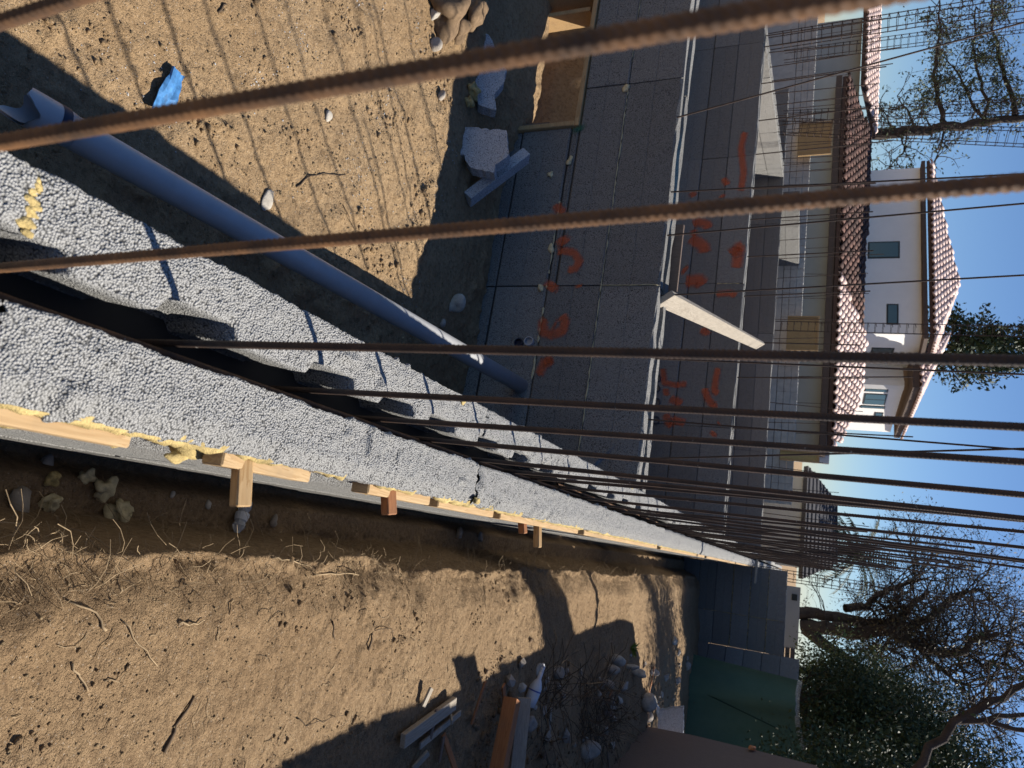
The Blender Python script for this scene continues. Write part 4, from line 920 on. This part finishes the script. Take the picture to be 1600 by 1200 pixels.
h2 = thing('tiled_house', 'low stucco house with pink and dark tiled roof slopes', 'house', (-9, 26, -1.4))
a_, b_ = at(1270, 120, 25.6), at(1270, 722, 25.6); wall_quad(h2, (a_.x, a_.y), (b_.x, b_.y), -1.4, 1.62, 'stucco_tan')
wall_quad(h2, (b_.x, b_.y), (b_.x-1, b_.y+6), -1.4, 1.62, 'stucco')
e0, e1 = at(1303, 425, 24.6), at(1299, 706, 24.6); e0.z = e1.z = 1.62
roof_slope(h2, e0, e1, [at(1329, 650, 27.0), at(1346, 605, 28.0), at(1346, 525, 28.2)])
d0 = at(1308, 120, 25.0); d0.z = 1.62; d1 = Vector(e0)
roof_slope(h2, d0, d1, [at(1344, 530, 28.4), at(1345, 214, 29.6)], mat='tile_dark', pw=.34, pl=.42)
O = Vector(h2.location)
f0, f1 = d0+Vector((0, -.06, -.14)), e1+Vector((.05, -.06, -.14)); obj('fascia_board', MB().add([p-O for p in (f0, f1, f1+Vector((0, 1.0, 0)), f0+Vector((0, 1.0, 0)), f0+Vector((0, 0, -.2)), f1+Vector((0, 0, -.2)), f1+Vector((0, 1, -.2)), f0+Vector((0, 1, -.2)))],
    [(0, 1, 2, 3), (7, 6, 5, 4), (0, 4, 5, 1), (1, 5, 6, 2), (2, 6, 7, 3), (3, 7, 4, 0)]).get(), 'fascia', h2)
h3 = thing('far_tiled_house', 'distant house with sunlit pink tile roof before the leafy tree', 'house', (-22, 30, -1.4))
g0, g1 = at(1322, 15, 28), at(1322, 135, 28); g0.z = g1.z = 2.35
roof_slope(h3, g0, g1, [at(1368, 216, 30.5), at(1345, 10, 30.5)], pw=.3, pl=.36)
wall_quad(h3, (g0.x, g0.y+.6), (g1.x+2.5, g1.y+1.6), -1.4, 2.25, 'stucco_tan')
h4 = thing('shingle_house', 'dark shingle hip roof behind the crowded bars', 'house', (-5, 31, -1.4)); O = Vector(h4.location)
MAT['shingle'] = m_plain('dark_asphalt_shingle', (.07, .07, .08), .9, var=.3, scale=14)
q = [at(1256, 727, 29.5), at(1256, 905, 29.5), at(1309, 880, 33), at(1309, 785, 33)]
q[0].z = q[1].z = 1.0; q2 = [at(1287, 727, 31), ]
obj('roof_slope', ([p-O for p in q]+[p-O+Vector((0, .3, -.15)) for p in q], [(0, 1, 2, 3), (7, 6, 5, 4), (0, 4, 5, 1), (1, 5, 6, 2), (2, 6, 7, 3), (3, 7, 4, 0)]), 'shingle', h4)
for k_ in range(9):
    t_ = (k_+.5)/9; A_ = q[0].lerp(q[3], t_); B_ = q[1].lerp(q[2], t_); obj('shingle_course', MB().tube([A_-O+Vector((0, -.02, .02)), B_-O+Vector((0, -.02, .02))], .03, 4).get(), 'shingle', h4)
wall_quad(h4, (q[0].x+.4, q[0].y+.5), (q[1].x-.4, q[1].y+.5), -1.4, .95, 'stucco_tan')
# plywood forms standing on the boundary wall
for k_, (x0, x1, y0, y1, Y, m, lab) in enumerate([(1268, 1301, 192, 243, 22.3, 'ply', 'brown plywood form panel left of the roof'), (1247, 1281, 494, 548, 21.9, 'ply', 'brown plywood form panel under the lit roof corner'), (1258, 1281, 705, 722, 22.2, 'foam', 'small yellow form panel beside the shingle roof')]):
    a, b, c = at(x0, y0, Y), at(x0, y1, Y), at(x1, y0, Y); fpn = thing('form_panel', lab, 'form panel', (a.x, Y, .2), group='plywood form panels')
    W = b.x-a.x; H = c.z-.2; obj('sheet', MB().bbox((0, 0, 0), (W, .02, H), .002).get(), m, fpn); obj('stud', MB().bbox((0, -.04, 0), (.05, -.001, H)).get(), 'pine', fpn); obj('stud', MB().bbox((W-.05, -.04, 0), (W, -.001, H)).get(), 'pine', fpn); obj('top_rail', MB().bbox((.051, -.038, H-.06), (W-.051, -.001, H)).get(), 'pine', fpn)
# white garden wall and box beyond the end wall
w5 = thing('garden_wall', 'pale plastered garden wall at the foot of the bare oak', 'wall', (0, 24, 0)); w5['kind'] = 'thing'
a_, b_ = at(1230, 915, 24), at(1230, 1012, 24); obj('wall_body', MB().bbox((a_.x, 0, -1.6), (b_.x, .2, at(1249, 960, 24).z)).get(), 'stucco_tan', w5)
obj('vent', MB().bbox((at(1240, 928, 24).x, -.02, at(1240, 928, 24).z-.05), (at(1240, 938, 24).x, .01, at(1247, 930, 24).z-.02)).get(), 'winframe', w5)
a_ = at(1228, 1012, 19.5); b_ = at(1258, 1036, 19.5); cr = thing('slatted_crate', 'dark slatted crate on top of the end wall', 'crate', (a_.x, 19.5, .3))
for k_ in range(5): obj('slat', MB().bbox((0, 0, .12*k_), (b_.x-a_.x, .3, .12*k_+.10)).get(), 'oldwood', cr)

# ------------------------------------------------------------------ trees
MAT['bark'] = m_plain('dark_bark', (.06, .048, .04), .95, var=.35, scale=9, bump=.02)
MAT['bark_red'] = m_plain('reddish_bark', (.055, .042, .036), .95, var=.3, scale=9, bump=.02)
def m_leaf(name, a, b, tr=.25):
    k = NT(name, rough=.6, spec=.3); n = k.noise(1.6, 3); k.color(k.mix(k.ramp(n, [(.3, (0, 0, 0)), (.7, (1, 1, 1))]), a, b)); return k.m
MAT['leaf_dark'] = m_leaf('evergreen_leaf', (.02, .036, .014), (.04, .062, .024)); MAT['leaf_lit'] = m_leaf('sunlit_evergreen_leaf', (.10, .14, .035), (.16, .19, .06))  # leaf_lit: evergreen leaf with sunlight put into its brighter colour
MAT['leaf_dry'] = m_leaf('dry_olive_leaf', (.07, .07, .035), (.11, .085, .045)); MAT['leaf_grey'] = m_leaf('grey_green_leaf', (.05, .075, .035), (.09, .11, .055))
class Tree:
    def __init__(s, seed): s.r = random.Random(seed); s.mb = MB(); s.tips = []
    def path(s, pts, r0, r1, n=6, sub=4, jit=.05):
        P = [Vector(p) for p in pts]; Q = [P[0]]
        for a, b in zip(P[:-1], P[1:]):
            L = (b-a).length
            for k in range(1, sub+1): Q.append(a+(b-a)*k/sub+Vector([s.r.uniform(-jit, jit)*L for _ in range(3)])*(k < sub))
        m = len(Q); s.mb.tube(Q, [r0+(r1-r0)*k/(m-1) for k in range(m)], n, False); return Q
    def grow(s, p, d, L, r, depth, spread=.7, gn=0., kids=3, curl=.35):
        n = 4; Q = [p]; dd = d.normalized()
        for k in range(n):
            dd = (dd+Vector([s.r.uniform(-curl, curl) for _ in range(3)])+Vector((0, 0, gn))).normalized(); Q.append(Q[-1]+dd*L/n)
        s.mb.tube(Q, [max(.004, r*(1-.45*k/n)) for k in range(n+1)], 5 if r > .04 else 3, False)
        if depth <= 0: s.tips.append((Q[-1], dd)); s.tips.append((Q[2], dd)); return
        for k in range(kids):
            t = s.r.uniform(.3, 1); i = min(n-1, int(t*n)); b = Q[i].lerp(Q[i+1], t*n-i)
            nd = (dd+Vector([s.r.uniform(-1, 1) for _ in range(3)])*spread).normalized(); s.grow(b, nd, L*s.r.uniform(.55, .8), r*.55, depth-1, spread, gn, kids, curl)
def leaves(tips, per, rad, size, seed, droop=0.):
    rs = np.random.default_rng(seed); P = np.array([list(p) for p, _ in tips]); P = np.repeat(P, per, 0); N = len(P)
    P = P+rs.normal(0, rad, (N, 3)); P[:, 2] -= droop*rs.random(N)
    a = rs.normal(0, 1, (N, 3)); a /= np.linalg.norm(a, axis=1, keepdims=True); b = np.cross(a, rs.normal(0, 1, (N, 3))); b /= np.linalg.norm(b, axis=1, keepdims=True)
    s = size*rs.uniform(.5, 1.3, (N, 1)); a = a*s; b = b*s*.45
    v = np.stack([P-a, P+b, P+a, P-b], 1).reshape(-1, 3); f = np.arange(N*4).reshape(N, 4); return np_mesh(v, f)
def finish_tree(name, label, cat, T, base, bark, leafmesh=None, leafmat=None, group=None):
    t_ = thing(name, label, cat, base, group=group); B = Vector(base)
    o = obj('trunk', T.mb.get(), bark, t_, loc=-B, smooth=True)
    if leafmesh is not None: obj('crown', leafmesh, leafmat, t_, loc=-B)
    return t_
def limb_px(T, pix, Y, r0, r1, dy=0., **kw): return T.path([at(x, y, Y+dy*k) for k, (x, y) in enumerate(pix)], r0, r1, **kw)
# bare oak on the right
T = Tree(11); Y = 27.; G_ = lambda x, y: at(x, y, Y)
base = Vector((G_(1250, 968).x, Y, -1.5))
T.path([base+Vector((-.1, 0, 0)), G_(1250, 958), G_(1300, 963)], .24, .17, 8)
L = []
L.append(limb_px(T, [(1300, 965), (1345, 972), (1380, 976), (1410, 964), (1425, 945), (1450, 925)], Y, .21, .07, .15))
L.append(limb_px(T, [(1252, 978), (1300, 983), (1340, 990), (1385, 985), (1430, 1006), (1470, 1022), (1508, 1018), (1520, 1000), (1560, 990)], Y, .24, .07, -.2))
L.append(limb_px(T, [(1258, 982), (1290, 1008), (1325, 1030), (1350, 1050), (1400, 1060)], Y, .21, .07, -.25))
L.append(limb_px(T, [(1320, 950), (1355, 948), (1370, 930), (1405, 915), (1440, 905)], Y, .14, .05, .2))
L.append(limb_px(T, [(1430, 1006), (1465, 1040), (1490, 1062), (1520, 1075)], Y, .10, .03, -.1))
L.append(limb_px(T, [(1380, 976), (1420, 980), (1460, 960), (1490, 930), (1530, 920)], Y, .16, .05, .1))
L.append(limb_px(T, [(1508, 1018), (1535, 1040), (1570, 1035), (1575, 1010)], Y, .07, .03, 0))
for Q in L:
    for k_ in range(6 if len(Q) > 20 else 4, len(Q)):
        for _ in range(2): T.grow(Q[k_], Vector((T.r.uniform(-1.2, 1.2), T.r.uniform(-.8, .8), T.r.uniform(-.3, 1.1))), T.r.uniform(1.0, 2.0), .03, 3 if k_ % 2 else 2, .8, .02, 3, .4)
finish_tree('oak_tree', 'large bare twisting oak against the sky', 'tree', T, base, 'bark', leaves(T.tips, 2, .14, .05, 3), 'leaf_dry')
# leafy sycamore on the left
T = Tree(5); Y = 37.; base = Vector((at(1340, 212, Y).x, Y, -1.5))
T.path([base, at(1340, 212, Y), at(1400, 208, Y), at(1470, 198, Y), at(1540, 192, Y), at(1640, 180, Y)], .34, .16, 8)
L = []
for pix, r in [([(1478, 195), (1468, 160), (1458, 120), (1465, 80), (1470, 40), (1468, 0)], .13), ([(1430, 205), (1420, 175), (1402, 150)], .07), ([(1540, 190), (1520, 165), (1500, 120), (1480, 95)], .09), ([(1585, 182), (1582, 152), (1568, 110), (1556, 60), (1550, 0)], .14), ([(1535, 192), (1545, 160), (1530, 120), (1520, 70), (1525, 10)], .1), ([(1408, 212), (1414, 235), (1395, 255), (1380, 272)], .05), ([(1475, 205), (1470, 230), (1462, 250)], .06), ([(1455, 198), (1440, 172)], .04), ([(1400, 208), (1385, 180), (1375, 165)], .05)]:
    L.append(limb_px(T, pix, Y, r, r*.3, .15))
for q_, Q in enumerate(L):
    for k_ in range(2, len(Q)):
        for _ in range(2): T.grow(Q[k_], Vector((T.r.uniform(-1, 1), T.r.uniform(-1, 1), T.r.uniform(-.5, .9))), T.r.uniform(.6, 1.3), .03, 1 if q_ not in (0, 3, 4) else 2, .9, -.03, 3, .45)
tl = [t_ for t_ in T.tips if T.r.random() < .55]
finish_tree('sycamore_tree', 'tall sparse tree with hanging leaf clumps, upper left', 'tree', T, base, 'bark', leaves(tl, 6, .16, .09, 5, .25), 'leaf_grey')
# dark conifers behind the house
for k_, (x, y, lab) in enumerate([(1500, 532, 'dark conifer top behind the house roof'), (1535, 560, 'second dark conifer right of the first behind the roof'), (1570, 545, 'tallest dark conifer against the sky')]):
    T = Tree(30+k_); Y = 46+2*k_; tp = at(x+70, y, Y); base = Vector((tp.x, Y, -1.5)); T.path([base, tp], .3, .05, 6)
    for q_ in range(26):
        z = tp.z-.5-q_*.16; d = Vector((T.r.uniform(-1, 1), T.r.uniform(-1, 1), .1)); T.grow(Vector((tp.x, Y, z)), d, .5+.05*q_, .05, 1, .7, .05, 3)
    finish_tree('conifer_tree', lab, 'tree', T, base, 'bark', leaves(T.tips, 16, .25, .15, 50+k_), 'leaf_dark', 'conifers behind the house')
# palm
Y = 34.; c = at(1335, 862, Y); pm = thing('palm_tree', 'palm with drooping fronds behind the crowded bars', 'tree', (c.x, Y, -1.5)); B = Vector(pm.location)
obj('trunk', MB().tube([(0, 0, 0), (0, 0, c.z+1.5)], [.25, .2], 8).get(), 'bark', pm)
for k_ in range(34):
    a = k_*2.4; el = random.uniform(-.3, 1.3); mbp = MB(); P = [c-B]; d = Vector((math.cos(a)*math.cos(el), math.sin(a)*math.cos(el), math.sin(el)))
    for i in range(8): d = (d+Vector((0, 0, -.13))).normalized(); P.append(P[-1]+d*.26)
    mbp.tube(P, .014, 3, False)
    for i in range(1, 9):
        d = (P[i]-P[i-1]).normalized(); s_ = d.cross(Vector((0, 0, 1))); s_ = s_.normalized() if s_.length > .1 else Vector((1, 0, 0))
        for e in (-1, 1):
            for h_ in (0, .5):
                b = P[i-1].lerp(P[i], h_); t_ = b+(s_*e*.9+d*.6-Vector((0, 0, .35))).normalized()*.42; mbp.add([b-d*.045, b+d*.045, t_], [(0, 1, 2)])
    obj('frond', mbp.get(), 'leaf_dark', pm)
# evergreens behind the green fence
for k_, (x, y, Y, sx, sz, m, lab) in enumerate([(1315, 1058, 22, 1.0, 1.3, 'leaf_lit', 'sunny yellow-green shrub beside the bare oak trunk'), (1350, 1118, 19.5, 1.6, 2.0, 'leaf_dark', 'dense dark evergreen above the green fence'), (1370, 1195, 18.5, 1.8, 2.4, 'leaf_dark', 'dense dark evergreen filling the lower right corner'), (1455, 1225, 19.5, 1.6, 2.2, 'leaf_dark', 'dark evergreen top at the right border'), (1300, 1150, 20.5, 1.6, 1.4, 'leaf_grey', 'grey-green shrub low behind the green fence'), (1430, 1140, 22.5, 1.5, 1.6, 'leaf_dark', 'dark evergreen behind the forked limbs'), (1330, 1290, 14.5, 1.6, 2.2, 'leaf_dark', 'dark evergreen beyond the plywood panel at the right border')]):
    T = Tree(70+k_); c = at(x, y, Y); base = Vector((c.x, Y, -1.4)); T.path([base, c], .12, .05, 6)
    tips = []; rs = T.r
    for q_ in range(150 if k_ else 70):
        while True:
            p = Vector((rs.uniform(-1, 1), rs.uniform(-1, 1), rs.uniform(-1, 1)))
            if p.length < 1: break
        p = p*(.55+.45*rs.random()); e = Vector((c.x+p.x*sx, Y+p.y*sx, max(-.8, c.z+p.z*sz))); tips.append((e, p))
        if q_ % 3 == 0: T.path([base.lerp(c, rs.uniform(.3, 1)), e], .025, .006, 3, 2, .1)
    finish_tree('evergreen_shrub', lab, 'shrub', T, base, 'bark', leaves(tips, 130, .25, .045, 90+k_), m, 'evergreens behind the fence')
# big tree whose trunk stands just outside the right border, limbs reach into view
T = Tree(21); base = Vector((3.95, 9.55, -1.4)); top = base+Vector((.25, .1, 7.2))
T.path([base, base+Vector((.1, 0, 3)), top], .40, .30, 9)
pts = [base+Vector((.1, 0, 2.3)), at(1420, 1215, 8.9), at(1490, 1128, 9.0), at(1530, 1108, 9.0), at(1605, 1068, 9.1), at(1680, 1040, 9.2)]
T.path(pts, .05, .03, 7); T.path([at(1490, 1128, 9.0), at(1560, 1118, 9.0), at(1640, 1112, 9.0)], .03, .02, 6); T.path([at(1500, 1120, 9.0), at(1560, 1132, 9.0), at(1650, 1150, 9.0)], .028, .02, 6)
for p_ in pts[2:5]:
    for _ in range(3): T.grow(p_, Vector((T.r.uniform(-1, .3), T.r.uniform(-.5, .5), T.r.uniform(.2, 1))), .5, .012, 1, .9, .02, 3, .5)
finish_tree('big_tree', 'dark forked tree limbs entering at the right border', 'tree', T, base, 'bark_red', leaves(T.tips, 3, .08, .03, 8), 'leaf_dark')
for k_, (x, y, r, h_, lab) in enumerate([(4.25, 14.3, .13, 5.5, 'slender trunk behind the plywood panel'), (4.75, 15.5, .10, 5.2, 'slender trunk farther behind the plywood panel'), (5.3, 16.9, .12, 5.5, 'slender trunk at the end of the green fence')]):
    T = Tree(25+k_); T.path([(x, y, -1.4), (x+.1, y, h_)], r, r*.6, 7)
    for _ in range(8): T.grow(Vector((x+.08, y, h_-.8*T.r.random())), Vector((T.r.uniform(-1, 1), T.r.uniform(-1, 1), 1)), .8, .03, 1)
    finish_tree('slender_tree', lab, 'tree', T, (x, y, -1.4), 'bark', leaves(T.tips, 5, .12, .05, 120+k_), 'leaf_dark', 'slender trees behind the fence')

# ------------------------------------------------------------------ loose soil, gravel and roots (too many to count)
def scatter(name, label, n, sampler, smin, smax, mat, seed):
    rs = np.random.default_rng(seed); import bmesh
    t_ = (1+5**.5)/2; iv = np.array([(-1, t_, 0), (1, t_, 0), (-1, -t_, 0), (1, -t_, 0), (0, -1, t_), (0, 1, t_), (0, -1, -t_), (0, 1, -t_), (t_, 0, -1), (t_, 0, 1), (-t_, 0, -1), (-t_, 0, 1)])/1.9
    fi = np.array([(0, 11, 5), (0, 5, 1), (0, 1, 7), (0, 7, 10), (0, 10, 11), (1, 5, 9), (5, 11, 4), (11, 10, 2), (10, 7, 6), (7, 1, 8), (3, 9, 4), (3, 4, 2), (3, 2, 6), (3, 6, 8), (3, 8, 9), (4, 9, 5), (2, 4, 11), (6, 2, 10), (8, 6, 7), (9, 8, 1)])
    X, Yy, Z = sampler(rs, n); s = smin*(smax/smin)**(rs.random(n)**2.2)
    sc = s[:, None, None]*rs.uniform(.6, 1.2, (n, 1, 3))*np.array([1, 1, .75]); jit = rs.uniform(.75, 1.2, (n, 12, 1)); th = rs.uniform(0, 6.28, n)
    v = iv[None]*sc*jit; c_, s_ = np.cos(th)[:, None], np.sin(th)[:, None]; v = np.stack([v[..., 0]*c_-v[..., 1]*s_, v[..., 0]*s_+v[..., 1]*c_, v[..., 2]], -1)
    v += np.stack([X, Yy, Z+s*.25], -1)[:, None, :]; f = (fi[None]+np.arange(n)[:, None, None]*12).reshape(-1, 3)
    return tag(obj(name, np_mesh(v.reshape(-1, 3), f), mat, smooth=True), label, None, kind='stuff')
def samp_pit(rs, n):
    y = .8+3.3*rs.random(n); x = -.5-2.9*rs.random(n)**.8; return x, y, pit_z(x, y)
def samp_bank(rs, n):
    y = .8+9*rs.random(n)**1.5; x = -.03+1.6*rs.random(n); return x, y, bank_z(x, y)
def samp_rub(rs, n):
    y = 4.3+9*rs.random(n)**1.3; x = .13*y+.17*y*rs.random(n)**.7+.2+.1*rs.normal(0, 1, n); return x, y, bank_z(x, y)
def samp_clod(rs, n):
    k = max(1, n//40); cx = -1.25-1.6*rs.random(k); cy = 1.2+2.3*rs.random(k); i = rs.integers(0, k, n)
    x = cx[i]+rs.normal(0, .07, n); y = cy[i]+rs.normal(0, .07, n); return x, y, pit_z(x, y)
def samp_clod2(rs, n):
    k = max(1, n//30); cx = .28+1.1*rs.random(k)**1.4; cy = 1.1+4*rs.random(k); i = rs.integers(0, k, n)
    x = cx[i]+rs.normal(0, .05, n); y = cy[i]+rs.normal(0, .06, n); return x, y, bank_z(x, y)
MAT['grit'] = m_dirt('soil_crumbs', (.29, .21, .125), (.38, .29, .18), (.22, .155, .09), 1.5)
scatter('soil_crumbs', 'loose crumbs of soil on the pit floor', 14000, samp_pit, .0016, .008, 'grit', 1)
scatter('soil_crumbs', 'loose crumbs of soil on the bank and in the trench', 12000, samp_bank, .0014, .006, 'grit', 2)
scatter('rubble_gravel', 'mixed gravel and chips among the rubble', 1500, samp_rub, .004, .03, 'clod', 3)
def root_mass(name, label, n, fn, mat, seed):
    rs = random.Random(seed); mb = MB()
    for _ in range(n):
        P, r = fn(rs); mb.tube(P, r, 3, False)
    return tag(obj(name, mb.get(), mat), label, None, kind='stuff')
def root_edge(rs):
    y = 1.0+rs.random()**1.8*11; x = .15+rs.random()*.2; z = float(bank_z(np.array(x), np.array(y))); d = Vector((rs.uniform(-1, .25), rs.uniform(-.8, .8), rs.uniform(-.3, .8))).normalized(); L = rs.uniform(.02, .07)+.12*(rs.random() < .18)
    P = [Vector((x, y, z-.01))]
    for k in range(4): d = (d+Vector((rs.uniform(-.5, .5), rs.uniform(-.5, .5), rs.uniform(-.6, .3)))).normalized(); P.append(P[-1]+d*L/4)
    return P, rs.uniform(.0004, .0014)
def straw(rs):
    y = 1.0+rs.random()*8; x = .3+rs.random()*1.2; L = rs.uniform(.02, .09); a = rs.uniform(0, 6.3); P = []
    for k in range(4):
        X = x+math.cos(a)*L*k/3; Y_ = y+math.sin(a)*L*k/3; a += rs.uniform(-.5, .5); P.append(Vector((X, Y_, float(bank_z(np.array(X), np.array(Y_)))+.004)))
    return P, rs.uniform(.0007, .002)
def brush(rs):
    c = bank(*rs.choice([(1095, 1040), (1100, 1065), (1080, 1085), (920, 1100), (860, 1090), (940, 1120)])); d = Vector((rs.uniform(-1, 1), rs.uniform(-1, 1), rs.uniform(0, 1.2))).normalized(); P = [c+Vector((rs.uniform(-.3, .3), rs.uniform(-.4, .4), 0))]
    for k in range(4): d = (d+Vector((rs.uniform(-.5, .5), rs.uniform(-.5, .5), rs.uniform(-.5, .2)))).normalized(); P.append(P[-1]+d*.12)
    return P, rs.uniform(.0015, .005)
root_mass('root_fibres', 'dry hair roots hanging from the edge of the trench bank', 2600, root_edge, 'root', 1)
root_mass('straw_bits', 'scattered straw and root bits on the bank', 420, straw, 'root', 2)
root_mass('brush_heap', 'tangled brown brush heap in the rubble', 420, brush, 'root_dark', 3)
scatter('soil_clods', 'clusters of broken soil clods on the pit floor', 900, samp_clod, .004, .018, 'dirt', 5)
scatter('soil_clods', 'clusters of broken soil clods on the bank', 700, samp_clod2, .003, .014, 'dirt_bank', 6)
scatter('white_bead_litter', 'scattered white foam beads and mortar crumbs on the pit floor', 1600, lambda rs, n: samp_clod(rs, n), .0015, .005, 'bead_white', 7)
